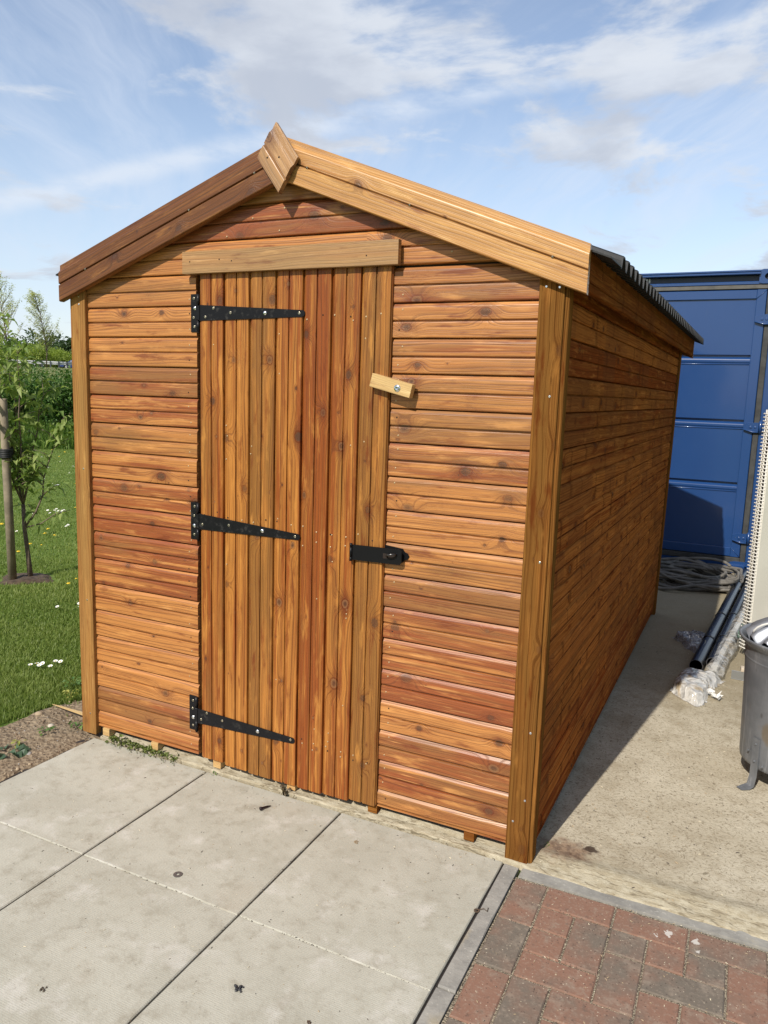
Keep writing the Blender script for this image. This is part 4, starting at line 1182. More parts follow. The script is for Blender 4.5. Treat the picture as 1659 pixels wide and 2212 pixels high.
mb = MB(); beam(mb, A + T_ * .27 + sd_ * .022 + Vector((0, 0, .015)), T_.normalized(), sd_, Vector((0, 0, 1)), (T_.length * .70, .024, .040), .002)
mb.build('green_strip', simple('green_trim', (.055, .155, .095), .4), wrap)
mb = MB(); beam(mb, A + T_ * .02 - sd_ * .025, T_.normalized(), sd_, Vector((0, 0, 1)), (T_.length * .95, .030, .030), .002)
beam(mb, A + T_ * .25 - sd_ * .01 + Vector((0, 0, .034)), T_.normalized(), sd_, Vector((0, 0, 1)), (T_.length * .7, .025, .020), .002)
mb.build('trim_length', simple('pale_trim', (.52, .52, .49), .4), wrap)

# heap of grey hose
mb = MB(); HOSE = simple('grey_hose', (.145, .132, .112), .7, 0, 60, .3, .3, 12)
for k in range(24):
    cx, cy = 2.13 + random.uniform(-.05, .05), 4.52 + random.uniform(-.10, .10)
    a_, b_ = random.uniform(.26, .42), random.uniform(.18, .42)
    lay = .025 + .09 * random.random() ** 1.2 * (1 - abs(b_ - .28)); ph = random.uniform(0, 6.28); span = random.uniform(3.2, 6.6); tw = random.uniform(-.28, .28)
    pts = []
    for i in range(46):
        t = ph + span * i / 45
        r1 = 1 + .10 * math.sin(3 * t + k) + .07 * math.sin(5 * t + 2 * k)
        x = a_ * r1 * math.cos(t); y = b_ * r1 * math.sin(t)
        px, py = cx + x * math.cos(tw) - y * math.sin(tw), cy + x * math.sin(tw) + y * math.cos(tw)
        px = min(px, 2.50 - .02 * math.sin(k)); py = min(py, 4.98)
        rad_ = math.hypot((px - 2.13) / .42, (py - 4.55) / .42)
        pts.append((px, py, max(.026, lay + .03 * math.sin(2 * t + k * 1.7) + .05 * max(0, (py - 4.5)))))
    tube(mb, pts, .0135 if k % 4 else .010, 8)
tag(mb.build('hose_heap', HOSE), 'tangled heap of grey hose coiled on the concrete at the foot of the blue container', 'hose')

# ================================================================== RADIATOR STANDING ON END
C0 = Vector((2.573, 2.60, 0)); gd = Vector((-.72, .69, 0)).normalized(); pd = Vector((.69, .72, 0)).normalized()
rad = empty('panel_radiator', (2.8, 2.85, 0), 'cream white panel radiator with slotted grille stood on end behind the galvanised bin', 'radiator')
CREAM = simple('cream_enamel', (.66, .63, .55), .35, 0, None, .2, .06, 3); CREAM2 = simple('grille_enamel', (.72, .70, .64), .35)
ZB0, ZB1 = .060, 1.470; GW = .060
mb = MB()
beam(mb, C0 + Vector((0, 0, ZB0)), pd, gd, Vector((0, 0, 1)), (.62, .016, ZB1 - ZB0), .007, grain=2)
beam(mb, C0 + gd * (GW - .014) + pd * .01 + Vector((0, 0, ZB0)), pd, gd, Vector((0, 0, 1)), (.60, .014, ZB1 - ZB0), .005, grain=2)
mb.build('radiator_panel', CREAM, rad)
mb = MB(); beam(mb, C0 + gd * .0165 + pd * .022 + Vector((0, 0, ZB0 + .01)), pd, gd, Vector((0, 0, 1)), (.57, GW - .032, ZB1 - ZB0 - .02), .003, grain=2)
mb.build('grille_shade_box', simple('shadow_interior', (.025, .022, .02), .8), rad)  # dark box added behind the grille; shade between bars put into its colour
mb = MB(); z = ZB0 + .006; 
while z < ZB1 - .006:
    a = C0 + gd * .010 - pd * .004 + Vector((0, 0, z)); b_ = C0 + gd * (GW + .004) - pd * .001 + Vector((0, 0, z))
    tube(mb, [C0 + gd * .004 + pd * .004 + Vector((0, 0, z)), a, a + gd * .02, b_, b_ + gd * .003 + pd * .010 + Vector((0, 0, .003))], .0036, 6)
    z += .0206
for q in (.008, .028, .048): tube(mb, [C0 + gd * q - pd * .001 + Vector((0, 0, ZB0)), C0 + gd * q - pd * .001 + Vector((0, 0, ZB1))], .0026, 6)
mb.build('grille', CREAM2, rad)
FIT = simple('dark_fitting', (.03, .03, .028), .4, .5)
for q, pz in ((.05, 0), (.5, 0)):
    mb = MB(); tube(mb, [C0 + gd * .030 + pd * q + Vector((0, 0, .012)), C0 + gd * .030 + pd * q + Vector((0, 0, ZB0 + .01))], .014, 10)
    mb.build('valve_stub', FIT, rad)

# ================================================================== GALVANISED GARDEN INCINERATOR
def galv():
    m, n, b = new_mat('galvanised_steel'); p = n.pos(); x, y, z = n.sep(p)
    g = n.noise(p, 10, 5, .6); st = n.noise(n.scale(p, (9, 9, .8)), 6, 4, .6)
    c = n.mix(n.sm(g, .3, .7), (.22, .23, .245), (.15, .16, .175))
    c = n.mix(n.sm(st, .55, .75, 0, .5), c, (.43, .44, .46))
    rust = n.m('MULTIPLY', n.sm(n.noise(n.scale(p, (1, 1, .55)), 9, 3), .50, .60), n.sm(n.m('ABSOLUTE', n.m('SUBTRACT', z, .23)), .12, .05))
    c = n.mix(n.m('MULTIPLY', rust, .55), c, (.20, .14, .06))
    c = n.mix(n.sm(n.voro(n.scale(p, (1, 1, .5)), 16), .12, .04, 0, .55), c, (.07, .065, .06))
    pbsdf(n, b, c, n.m('MULTIPLY_ADD', g, 0.2, .38), .35, n.bump(n.noise(n.scale(p, (1, 1, .3)), 8, 3), .15, .02)); return m
GALV = galv()
BC = Vector((2.764, 1.05, 0))
binr = empty('garden_incinerator', BC, 'galvanised steel garden incinerator bin with punched air holes and fluted lid, standing on the concrete', 'incinerator bin')
def lathe(mb, prof, n=48, wav=None, mat=0):
    v = []; f = []
    for (r, z) in prof:
        for k in range(n):
            t = 2 * math.pi * k / n; rr_, zz = r, z
            if wav: rr_, zz = wav(r, z, t)
            v.append((BC.x + rr_ * math.cos(t), BC.y + rr_ * math.sin(t), zz))
    for i in range(len(prof) - 1):
        for k in range(n):
            k2 = (k + 1) % n; f.append((i * n + k, i * n + k2, (i + 1) * n + k2, (i + 1) * n + k))
    mb.add(v, f, mat=mat, smooth=True)
mb = MB()
lathe(mb, [(.0, .085), (.17, .085), (.196, .086), (.207, .092), (.2085, .105), (.212, .20), (.2155, .30), (.219, .38), (.2225, .46), (.228, .540), (.231, .560), (.248, .577), (.255, .589), (.255, .595), (.248, .596), (.243, .588), (.224, .565), (.222, .46), (.205, .105), (0, .10)])
for zz in (.535, .510): lathe(mb, [(.2255, zz - .006), (.2285, zz), (.2258, zz + .006)])
# folded side seam
a0 = R_(215)
mb.build('bin_body', GALV, binr)
mb = MB()
for ang in (252, 290, 326, 12, 60, 110, 160):
    for zz in (.150, .185, .222):
        t = R_(ang + (8 if zz == .185 else 0)); nrm = Vector((math.cos(t), math.sin(t), 0)); r_ = .2088 + (zz - .105) * .036
        mb = MB(); disc_plug(mb, BC + nrm * (r_ + .0006) + Vector((0, 0, zz)), nrm, .0092, .0008, 12); mb.build('air_hole', HOLE, binr)
for ang in (224, 344, 104):
    t = R_(ang); nrm = Vector((math.cos(t), math.sin(t), 0)); tg = Vector((-nrm.y, nrm.x, 0)); mb = MB()
    prof = [(.2155, .215), (.2130, .10), (.214, .060), (.222, .022), (.245, .016), (.275, .015)]
    v = []; f = []
    for (r_, z) in prof:
        wd = .017 if z > .02 else .020
        if z < .0155: wd = .014
        for q in (-wd, wd): v.append(BC + nrm * r_ + tg * q + Vector((0, 0, z)))
    for i in range(len(prof) - 1): f.append((2 * i, 2 * i + 2, 2 * i + 3, 2 * i + 1))
    nV = len(v); v += [p - nrm * .003 + Vector((0, 0, -.002)) for p in v]
    f += [tuple(i + nV for i in q[::-1]) for q in f]
    for i in range(len(prof) - 1):
        f.append((2 * i, 2 * i + nV, 2 * i + 2 + nV, 2 * i + 2)); f.append((2 * i + 1, 2 * i + 3, 2 * i + 3 + nV, 2 * i + 1 + nV))
    f.append((len(prof) * 2 - 2, len(prof) * 2 - 2 + nV, len(prof) * 2 - 1 + nV, len(prof) * 2 - 1))
    mb.add(v, f)
    for zz, q in ((.19, 0), (.12, 0), (.15, -.035), (.115, .04)):
        disc_plug(mb, BC + nrm * .2155 + tg * q + Vector((0, 0, zz)), nrm, .005, .003, 10)
    mb.build('leg', GALV, binr)
LID = simple('bright_galvanised_lid', (.30, .32, .36), .42, .6, 30, .15, .15, 8)
mb = MB()
def flute(r, z, t):
    k = max(0, min(1, (r - .05) / .16)); return r * (1 + .03 * k * math.cos(16 * t)), z + .016 * k * math.cos(16 * t)
lathe(mb, [(.052, .76), (.052, .695), (.075, .682), (.12, .660), (.17, .634), (.205, .607), (.222, .592), (.224, .586)], 192, flute)
mb.build('fluted_lid', LID, binr)
mb = MB()
pts = [BC + Vector((-.205 + .02 * math.sin(t) * 0, -.06, .605)) + Vector((.16 * (1 - math.cos(t)), -.03 * math.sin(t), .075 * math.sin(t))) for t in np.linspace(0, math.pi, 16)]
tube(mb, pts, .0045, 8)
mb.build('lid_handle', simple('white_wire', (.70, .69, .65), .4), binr)

# offcuts behind the bin
mb = MB(); beam(mb, (2.500, 2.175, .012), Vector((1, -.10, 0)).normalized(), Vector((.10, 1, 0)).normalized(), (0, 0, 1), (.13, .055, .003), .0008)
beam(mb, (2.500, 2.175, .0155), Vector((1, -.10, 0)).normalized(), Vector((.10, 1, 0)).normalized(), (0, 0, 1), (.13, .003, .045), .0008)
tag(mb.build('metal_bracket', simple('dull_aluminium', (.42, .44, .45), .35, .8)), 'small grey metal angle bracket lying on the concrete just left of the bin', 'bracket')
mb = MB(); beam(mb, (2.545, 2.165, .062), Vector((1, .1, -.05)).normalized(), Vector((-.1, 1, 0)).normalized(), Vector((.05, 0, 1)).normalized(), (.12, .05, .020), .002)
tag(mb.build('wood_offcut', simple('pale_chipboard', (.50, .42, .32), .8, 0, 60, .3, .2, 30)), 'short pale wood offcut resting on the metal bracket left of the bin', 'offcut')

# ================================================================== SMALL THINGS ON THE SLABS
def gp(name, label, cat, mb, mat): return tag(mb.build(name, mat), label, cat)
mb = MB(); tube(mb, [(1.024, -.150, .0085), (1.0262, -.1440, .0080), (1.034, -.125, .0060), (1.040, -.110, .0035)], [.0060, .0036, .0034, .0008], 8)
tube(mb, [(1.0225, -.1535, .0085), (1.0245, -.149, .0082)], [.0066, .0060], 10)
gp('loose_screw', 'dark screw lying on its side on the middle slab in front of the door', 'screw', mb, simple('dark_steel', (.030, .018, .022), .4, .6))
mb = MB()
n = 18; v = []; f = []
for (r, z) in ((.014, .0012), (.014, .0026), (.0052, .0026), (.0052, .0012)):
    for k in range(n): v.append((1.012 + r * math.cos(2 * math.pi * k / n), -.579 + r * math.sin(2 * math.pi * k / n), z))
for i in range(4):
    for k in range(n): f.append((i * n + k, i * n + (k + 1) % n, ((i + 1) % 4) * n + (k + 1) % n, ((i + 1) % 4) * n + k))
mb.add(v, f); gp('washer', 'round grey washer lying flat on the middle paving slab', 'washer', mb, simple('dull_washer', (.20, .20, .20), .45, .7))
mb = MB()
n = 16; v = []; f = []
for (r, z) in ((.0085, .0025), (.0085, .0045), (.0045, .0045), (.0045, .0025)):
    for k in range(n): v.append((1.889 + r * math.cos(2 * math.pi * k / n), -.300 + r * math.sin(2 * math.pi * k / n), z))
for i in range(4):
    for k in range(n): f.append((i * n + k, i * n + (k + 1) % n, ((i + 1) % 4) * n + (k + 1) % n, ((i + 1) % 4) * n + k))
mb.add(v, f); tube(mb, [(1.893, -.294, .003), (1.905, -.285, .006), (1.918, -.290, .004), (1.915, -.272, .003)], .0012, 6)
gp('wire_ring', 'small rusty wire ring with a tail lying across the slab edge joint', 'wire ring', mb, simple('rusty_wire', (.13, .09, .06), .7, .4))
def blob(cx, cy, s, n, name, label, cat, mat, hgt=.004):
    mb = MB()
    for i in range(n):
        a, b = cx + random.gauss(0, s), cy + random.gauss(0, s * .8); r = random.uniform(.3, .7) * s
        k = 8; pts = [(a + r * (1 + .35 * random.uniform(-1, 1)) * math.cos(6.283 * j / k), b + r * (1 + .35 * random.uniform(-1, 1)) * math.sin(6.283 * j / k), .0012) for j in range(k)]
        top = [((p[0] - a) * .6 + a, (p[1] - b) * .6 + b, .0012 + hgt * random.uniform(.6, 1)) for p in pts]
        mb.add(pts + top, [(j, (j + 1) % k, k + (j + 1) % k, k + j) for j in range(k)] + [tuple(range(k, 2 * k))], smooth=True)
    return gp(name, label, cat, mb, mat)
TAR = simple('black_tar', (.018, .018, .022), .5)
blob(1.455, -.866, .0062, 22, 'dark_lump', 'cluster of black tar crumbs on the nearest slab in the foreground', 'tar lump', TAR)
blob(1.03, -1.096, .005, 8, 'leaf_scrap', 'dark curled scrap lying on the slab in the left foreground', 'leaf scrap', simple('dead_leaf', (.09, .07, .05), .8))
blob(1.664, -.873, .0035, 8, 'dark_lump', 'small brown speck of dirt on the foreground slab right of the black crumbs', 'dirt lump', simple('brown_dirt', (.085, .05, .03), .8))
blob(1.415, -.158, .006, 10, 'sand_spot', 'round patch of brown grit on the slab below the latch side of the door', 'grit', simple('grit_patch', (.27, .20, .12), .9), .0012)
# sawdust, grit and wood shavings: far too many to count
def crumbs(name, label_kind, n, area, colors, smin, smax, z=.0015, zf=None):
    mb = MB()
    for i in range(n):
        x, y = area()
        s = random.uniform(smin, smax) * random.choice((.6, 1, 1)); a = random.uniform(0, 3.14); l = random.uniform(.8, 2.6) * s
        c, sn = math.cos(a), math.sin(a); zz = z if zf is None else zf(x, y)
        P = [(-l, -s * .5, 0), (l, -s * .4, 0), (l * .8, s * .5, 0), (-l * .7, s * .6, 0), (random.uniform(-.2, .2) * l, 0, s * .7)]
        mb.add([(x + p[0] * c - p[1] * sn, y + p[0] * sn + p[1] * c, zz + p[2]) for p in P], [(0, 1, 4), (1, 2, 4), (2, 3, 4), (3, 0, 4)], mat=random.randrange(len(colors)))
    o = mb.build(name, colors); return tag(o, kind='stuff')
CR = [simple('pale_shaving', (.66, .58, .42), .8), simple('tan_grit', (.42, .32, .20), .9), simple('dark_grit', (.085, .068, .055), .9)]
def slabarea():
    if random.random() < .35: return random.uniform(.1, 1.88), -.03 - abs(random.gauss(0, .12))
    return random.uniform(.05, 1.88), random.uniform(-1.4, -.03)
crumbs('sawdust', 0, 620, slabarea, CR, .0008, .0022)
def jointarea():
    k = random.random()
    if k < .35: return random.uniform(.05, 1.88), -.643 + random.gauss(0, .004)
    if k < .7: return random.choice((.677, 1.284)) + random.gauss(0, .003), random.uniform(-1.4, -.03)
    return random.uniform(.3, 1.88), -.018 + random.gauss(0, .008)
crumbs('joint_grit', 0, 700, jointarea, [simple('joint_dirt', (.17, .135, .09), .95), CR[2], CR[2]], .0008, .0020, z=-.001)
def blockarea():
    if random.random() < .55:
        u = random.randrange(0, 14) * g_ + random.gauss(0, .002); v_ = -random.random() * 1.2
        if random.random() < .5: u, v_ = random.random() * 1.3, -random.randrange(0, 13) * g_ + random.gauss(0, .002)
        return bp_(u, v_)
    return bp_(random.random() * 1.3, -random.random() * 1.3)
crumbs('paving_grit', 0, 1500, blockarea, [CR[0], CR[1], CR[2], CR[1]], .0008, .0022, z=.0018)
crumbs('apron_grit', 0, 900, lambda: (random.uniform(1.98, 2.9), random.uniform(.0, 2.6)), [CR[2], CR[1], CR[0]], .0010, .0032, z=.0135)
#@@PART4

# ================================================================== SOIL DETAILS
PEB = [simple('flint_pale', (.50, .44, .35), .7), simple('flint_tan', (.38, .29, .19), .85), simple('clod_dark', (.20, .14, .09), .95), simple('flint_grey', (.30, .28, .26), .75)]
mb = MB()
def soil_h(x, y): return -.006 + .011 * (mnoise.noise(Vector((x * 6, y * 6, 1))) + .6 * mnoise.noise(Vector((x * 17, y * 17, 2))))
cnt = 0
while cnt < 1000:
    x, y = random.uniform(-.9, .10), random.uniform(-1.2, 1.0)
    if not in_soil(x, y): continue
    cnt += 1
    s = random.uniform(.0012, .0040) * (2.2 if random.random() < .05 else 1); k = 7; z = soil_h(x, y) + s * .2
    base = [(x + s * random.uniform(.7, 1.3) * math.cos(6.283 * j / k), y + s * random.uniform(.7, 1.3) * math.sin(6.283 * j / k), z) for j in range(k)]
    mid = [((p[0] - x) * .75 + x, (p[1] - y) * .75 + y, z + s * random.uniform(.5, .8)) for p in base]
    mb.add(base + mid + [(x, y, z + s * .95)], [(j, (j + 1) % k, k + (j + 1) % k, k + j) for j in range(k)] + [(k + j, k + (j + 1) % k, 2 * k) for j in range(k)], mat=random.choice((0, 1, 1, 1, 2, 2, 2, 2, 2, 3)), smooth=random.random() < .5)
tag(mb.build('soil_stones', PEB), kind='stuff')
def stone(x, y, s, mat, label):
    mb = MB(); v = []; f = []; n = 10; sx = random.uniform(.8, 1.4)
    for i in range(5):
        ph = math.pi * i / 8
        for k in range(n):
            t = 2 * math.pi * k / n; q = Vector((math.cos(t) * math.cos(ph) * sx, math.sin(t) * math.cos(ph), math.sin(ph) * .6))
            q *= s * (1 + .25 * mnoise.noise(q * 2 + Vector((x * 50, y * 50, 0)))); v.append((x + q.x, y + q.y, soil_h(x, y) + q.z))
    for i in range(4):
        for k in range(n): f.append((i * n + k, i * n + (k + 1) % n, (i + 1) * n + (k + 1) % n, (i + 1) * n + k))
    mb.add(v, f, smooth=True); return tag(mb.build('stone', mat), label, 'stone')
stone(-.185, -.015, .014, PEB[0], 'pale cream pebble on the bare soil above the small green weed')
stone(-.33, .045, .017, PEB[1], 'largest grey brown stone on the soil, below the wood splinter')
stone(-.055, -.24, .013, PEB[3], 'grey pebble on the soil hard against the slab edge')
stone(-.41, -.30, .013, PEB[0], 'whitish pebble on the soil near the left picture edge')
mb = MB()
a, b_ = Vector((-.330, .120, .014)), Vector((.012, .075, .030)); t_ = (b_ - a)
for (p, q, wd) in ((0, .35, .005), (.35, .75, .008), (.75, 1, .006)): pass
v = []; 
for (t, wd, h) in ((0, .0012, .001), (.2, .0050, .004), (.5, .0065, .006), (.72, .0085, .007), (.8, .0055, .006), (1, .006, .006)):
    c = a + t_ * t; s_ = Vector((.12, 1, 0)).normalized() * wd
    v += [c - s_, c + s_, c + s_ + Vector((0, 0, h)), c - s_ + Vector((0, 0, h))]
f = []
for i in range(5):
    for k in range(4): f.append((4 * i + k, 4 * i + (k + 1) % 4, 4 * i + 4 + (k + 1) % 4, 4 * i + 4 + k))
mb.add(v, f, [(p.x, p.y, 0) for p in v]); gp('wood_splinter', 'long pale splinter of wood lying on the soil beside the left corner post', 'splinter', mb, simple('raw_splinter', (.55, .38, .17), .7))
mb = MB()
for k in range(4):
    pts = [(-.012 - .028 * math.sin(t) * (1 + .12 * k), .075 + .012 * k + .012 * math.cos(t), .03 + .105 * (1 - math.cos(t)) / 1.6 + .004 * k) for t in np.linspace(.1, 2.9, 16)]
    tube(mb, pts, .0022, 6)
gp('cable_loop', 'loop of thin grey cable hanging at the foot of the left corner post', 'cable', mb, simple('grey_cable', (.42, .42, .42), .4))

# ------------------------------------------------------------------ foliage helpers
def leaf_cards(n, sampler, size, aspect=2.2, curl=.25, droop=.0, tonef=None):
    """many small bent leaves as one vertex/face set; sampler(i) -> (pos, dir or None)"""
    V = np.zeros((n * 6, 3)); S = np.zeros((n * 6, 3))
    for i in range(n):
        p, dr = sampler(i)
        if dr is None:
            dr = Vector((random.gauss(0, 1), random.gauss(0, 1), random.gauss(0, .6)))
        dr = Vector(dr); dr.z -= droop; dr.normalize()
        sd = dr.cross(Vector((random.gauss(0, .5), random.gauss(0, .5), 1))); sd = sd.normalized() if sd.length > .01 else Vector((1, 0, 0))
        up = sd.cross(dr).normalized()
        L = size * random.uniform(.6, 1.3); wd = L / aspect / 2
        p = Vector(p); m_ = p + dr * L * .45; e = p + dr * L - up * L * curl
        pts = (p, m_ + sd * wd + up * wd * .5, m_ - sd * wd + up * wd * .5, e, m_, m_)
        tn = tonef(p) if tonef else random.random()
        for k, q in enumerate(pts): V[i * 6 + k] = q
        S[i * 6:i * 6 + 6] = (min(1, max(0, tn)), 0, 0)
    faces = []
    for i in range(n):
        o = i * 6; faces += [(o, o + 4, o + 1), (o, o + 2, o + 4), (o + 1, o + 4, o + 3), (o + 4, o + 2, o + 3)]
    return V, S, faces
def add_leaves(mb, V, S, F, mat=0):
    o = len(mb.v); mb.v += [tuple(p) for p in V]; mb.f += [tuple(i + o for i in f) for f in F]
    mb.mi += [mat] * len(F); mb.smooth += [False] * len(F); mb.wc += [tuple(p) for p in V]; mb.bs += [tuple(x) for x in S]

def fast_mesh(name, V, F, mats, S=None, smooth=False):
    me = bpy.data.meshes.new(name); nf = len(F); k = F.shape[1]
    me.vertices.add(len(V)); me.vertices.foreach_set('co', V.astype(np.float32).ravel())
    me.loops.add(nf * k); me.loops.foreach_set('vertex_index', F.astype(np.int32).ravel())
    me.polygons.add(nf); me.polygons.foreach_set('loop_start', np.arange(0, nf * k, k, dtype=np.int32)); me.polygons.foreach_set('loop_total', np.full(nf, k, dtype=np.int32))
    me.update(calc_edges=True)
    if S is not None:
        b = me.attributes.new('bs', 'FLOAT_VECTOR', 'POINT'); b.data.foreach_set('vector', S.astype(np.float32).ravel())
    for m in mats: me.materials.append(m)
    o = bpy.data.objects.new(name, me); COL.objects.link(o); return o

# ------------------------------------------------------------------ grass (many thousand blades)
def blades(name, X, Y, H, Wd, mat, tone, lean_=.5, zf=None):
    n = len(X); th = RNG.uniform(0, 2 * np.pi, n); la = RNG.uniform(0, 2 * np.pi, n); lr = RNG.uniform(.1, 1, n) * H * lean_
    cx, cy = np.cos(th) * Wd / 2, np.sin(th) * Wd / 2; Z = zf(X, Y) if zf else np.full(n, -.02)
    V = np.zeros((n, 5, 3))
    V[:, 0] = np.stack([X - cx, Y - cy, Z], 1); V[:, 1] = np.stack([X + cx, Y + cy, Z], 1)
    mx, my = X + np.cos(la) * lr * .35, Y + np.sin(la) * lr * .35
    V[:, 2] = np.stack([mx + cx * .8, my + cy * .8, Z + H * .6], 1); V[:, 3] = np.stack([mx - cx * .8, my - cy * .8, Z + H * .6], 1)
    V[:, 4] = np.stack([X + np.cos(la) * lr, Y + np.sin(la) * lr, Z + H], 1)
    b = np.arange(n)[:, None] * 5
    F = np.concatenate([np.concatenate([b, b + 1, b + 2], 1), np.concatenate([b, b + 2, b + 3], 1), np.concatenate([b + 3, b + 2, b + 4], 1)])
    S = np.repeat(np.stack([tone, tone * 0, tone * 0], 1), 5, axis=0)
    return tag(fast_mesh(name, V.reshape(-1, 3), F, [mat], S), kind='stuff')
def lawn_pts(n, D0, D1, s_of, keep=True):
    D = D0 * (D1 / D0) ** RNG.uniform(0, 1, n)
    lo, hi = s_of(D); s_ = RNG.uniform(0, 1, n) * (hi - lo) + lo
    X = 2.49 + EF.x * D + ES.x * s_; Y = -2.28 + EF.y * D + ES.y * s_
    return X, Y, D
def not_soil(X, Y, D):
    k = []
    for i in range(len(X)):
        x, y = X[i], Y[i]
        if x > -.02 and y < 3.5 and x < 2.1: k.append(False); continue
        if x < .1 and in_soil(x, y):
            k.append(random.random() < .03 and y > .1); continue
        if in_ring(x, y): k.append(random.random() < .06); continue
        k.append(True)
    return np.array(k)
parts = []
for n, D0, D1 in ((120000, 2.6, 7.0), (70000, 7.0, 20.5)):
    X, Y, D = lawn_pts(n, D0, D1, lambda D: (-.13 * D - .25, .13 * D + .35))
    k = not_soil(X, Y, D); parts.append((X[k], Y[k], D[k]))
X = np.concatenate([p[0] for p in parts]); Y = np.concatenate([p[1] for p in parts]); D = np.concatenate([p[2] for p in parts])
pn = np.array([mnoise.noise(Vector((x * 1.6, y * 1.6, 0))) * .5 + mnoise.noise(Vector((x * 5, y * 5, 2))) * .35 for x, y in zip(X, Y)])
H = RNG.uniform(.013, .030, len(X)) * (1 + .45 * pn) * np.where(D < 4.2, 1.35, 1.0)
tone = np.clip(.45 + .7 * pn + RNG.normal(0, .22, len(X)), 0, 1)
blades('grass', X, Y, H, np.clip(.0030 + .00042 * D, .003, .011), GRASS, tone, .8)
# tall rough grass at the foot of the bank
n = 26000; Dt = RNG.uniform(18.9, 23.5, n); st_ = RNG.uniform(-6.0, 3.4, n)
X = 2.49 + EF.x * Dt + ES.x * st_; Y = -2.28 + EF.y * Dt + ES.y * st_
pn = np.array([mnoise.noise(Vector((x * .9, y * .9, 5))) for x, y in zip(X, Y)])
H = RNG.uniform(.3, .75, n) * (1 + .5 * pn) * np.clip((Dt - 18.5) / 1.2, .35, 1)
TZ = np.vectorize(terrain)
blades('tall_grass', X, Y, H, np.full(n, .022), TALLG, np.clip(.4 + pn * .8 + RNG.normal(0, .2, n), 0, 1), .5, lambda a, b: TZ(a, b))
# verge grass tufts further up the bank
n = 16000; Dt = 24 * (105 / 24) ** RNG.uniform(0, 1, n); st_ = RNG.uniform(-.16, .16, n) * Dt
X = 2.49 + EF.x * Dt + ES.x * st_; Y = -2.28 + EF.y * Dt + ES.y * st_
blades('verge_grass', X, Y, RNG.uniform(.03, .08, n), .02 + Dt * .0012, leaf_mat('verge_blade', (.15, .18, .06), (.22, .24, .10), .2), RNG.uniform(0, 1, n), .5, lambda a, b: TZ(a, b))

# ------------------------------------------------------------------ daisies and dandelions
WHITE = simple('daisy_petal', (.82, .82, .80), .6); YEL = simple('yellow_floret', (.75, .52, .02), .6); STEM = simple('flower_stem', (.10, .18, .04), .7)
def flower(kind, x, y, label, hgt, s=1.0, group=None):
    mb = MB(); c = Vector((x, y, -.02 + hgt)); tl = Vector((random.uniform(-.3, .3), random.uniform(-.5, .1), 1)).normalized()
    tube(mb, [(x, y, -.02), (x + .003, y, -.02 + hgt * .5), c], .0010, 5, mat=2)
    a = tl.orthogonal().normalized(); b = tl.cross(a); npet = 16 if kind == 'daisy' else 22; R = (.012 if kind == 'daisy' else .0155) * s
    for i in range(npet):
        t = 2 * math.pi * i / npet; d_ = a * math.cos(t) + b * math.sin(t); sd_ = tl.cross(d_)
        r0 = .0025 * s; w_ = R * .17
        mb.add([c + d_ * r0 - sd_ * w_ * .5, c + d_ * r0 + sd_ * w_ * .5, c + d_ * R + sd_ * w_ + tl * .003, c + d_ * R - sd_ * w_ + tl * .003], [(0, 1, 2, 3)], mat=0 if kind == 'daisy' else 1)
    for i in range(6 if kind != 'daisy' else 1):
        rr_ = (.0035 if kind == 'daisy' else .012 - .0018 * i) * s
        tube(mb, [c + tl * (.001 + .001 * i), c + tl * (.003 + .0012 * i), c + tl * (.004 + .0012 * i)], [rr_, rr_ * .9, rr_ * .3], 8, mat=1)
    return tag(mb.build(kind, [WHITE, YEL, STEM]), label, kind, group)
def px2g(u, v, z=-.005):
    M = cam.rotation_euler.to_matrix(); f_ = 1657.1
    d_ = M @ Vector(((u - 829.5) / f_, (1106 - v) / f_, -1)); t = (z - cam.location.z) / d_.z
    p = cam.location + d_ * t; return p.x, p.y
gd1, gd2, gd3, gd4, gd5 = 'daisies in the near cluster on the lawn beside the shed', 'daisies scattered over the far lawn', 'dandelions scattered over the far lawn', 'daisies beside the left corner post', 'dandelions near the staked sapling'
for (u, v) in ((66, 1444), (80, 1441), (92, 1441), (85, 1445), (120, 1436), (131, 1437), (109, 1447)):
    flower('daisy', *px2g(u, v), 'one of the white daisies clustered low on the near lawn by the soil edge', .035, 1.0, gd1)
for (u, v) in ((172, 1317), (171, 1310)): flower('daisy', *px2g(u, v), 'white daisy half hidden against the left corner post', .035, 1.0, gd4)
flower('daisy', *px2g(124, 1317), 'single white daisy on the lawn just left of the corner post', .035, 1.0)
flower('daisy', *px2g(36, 1153), 'pair of white daisy heads right of the wooden stake', .04, 1.1)
far_d = [(103, 1107), (118, 1107), (122, 1104), (127, 1108), (134, 1108), (138, 1106), (69, 1115), (143, 1142), (108, 1113), (123, 1110), (147, 1139), (110, 1050), (112, 1049), (150, 1025), (95, 1037), (158, 1010), (130, 1000), (105, 1012), (160, 1060), (90, 990)]
for (u, v) in far_d: flower('daisy', *px2g(u, v), 'one of the tiny white daisies scattered over the lawn behind the sapling', .04, 1.2, gd2)
for (u, v) in ((118, 1164), (65, 1183), (90, 1186), (40, 1200)): flower('dandelion', *px2g(u, v), 'yellow dandelion in the grass right of the sapling stem', .05, 1.0, gd5)
for (u, v) in ((148, 1269), (165, 1259)): flower('dandelion', *px2g(u, v), 'yellow dandelion on the lawn beside the left corner post', .045, .85, 'dandelions by the left corner post')
flower('dandelion', *px2g(4, 1139), 'yellow dandelion at the left edge of the photo beside the stake', .05, 1.1)
for (u, v) in ((163, 1050), (163, 1103), (128, 990), (140, 980), (104, 1150), (112, 975), (150, 968), (97, 1160)): flower('dandelion', *px2g(u, v), 'one of the small yellow dandelions scattered over the far lawn', .05, 1.2, gd3)

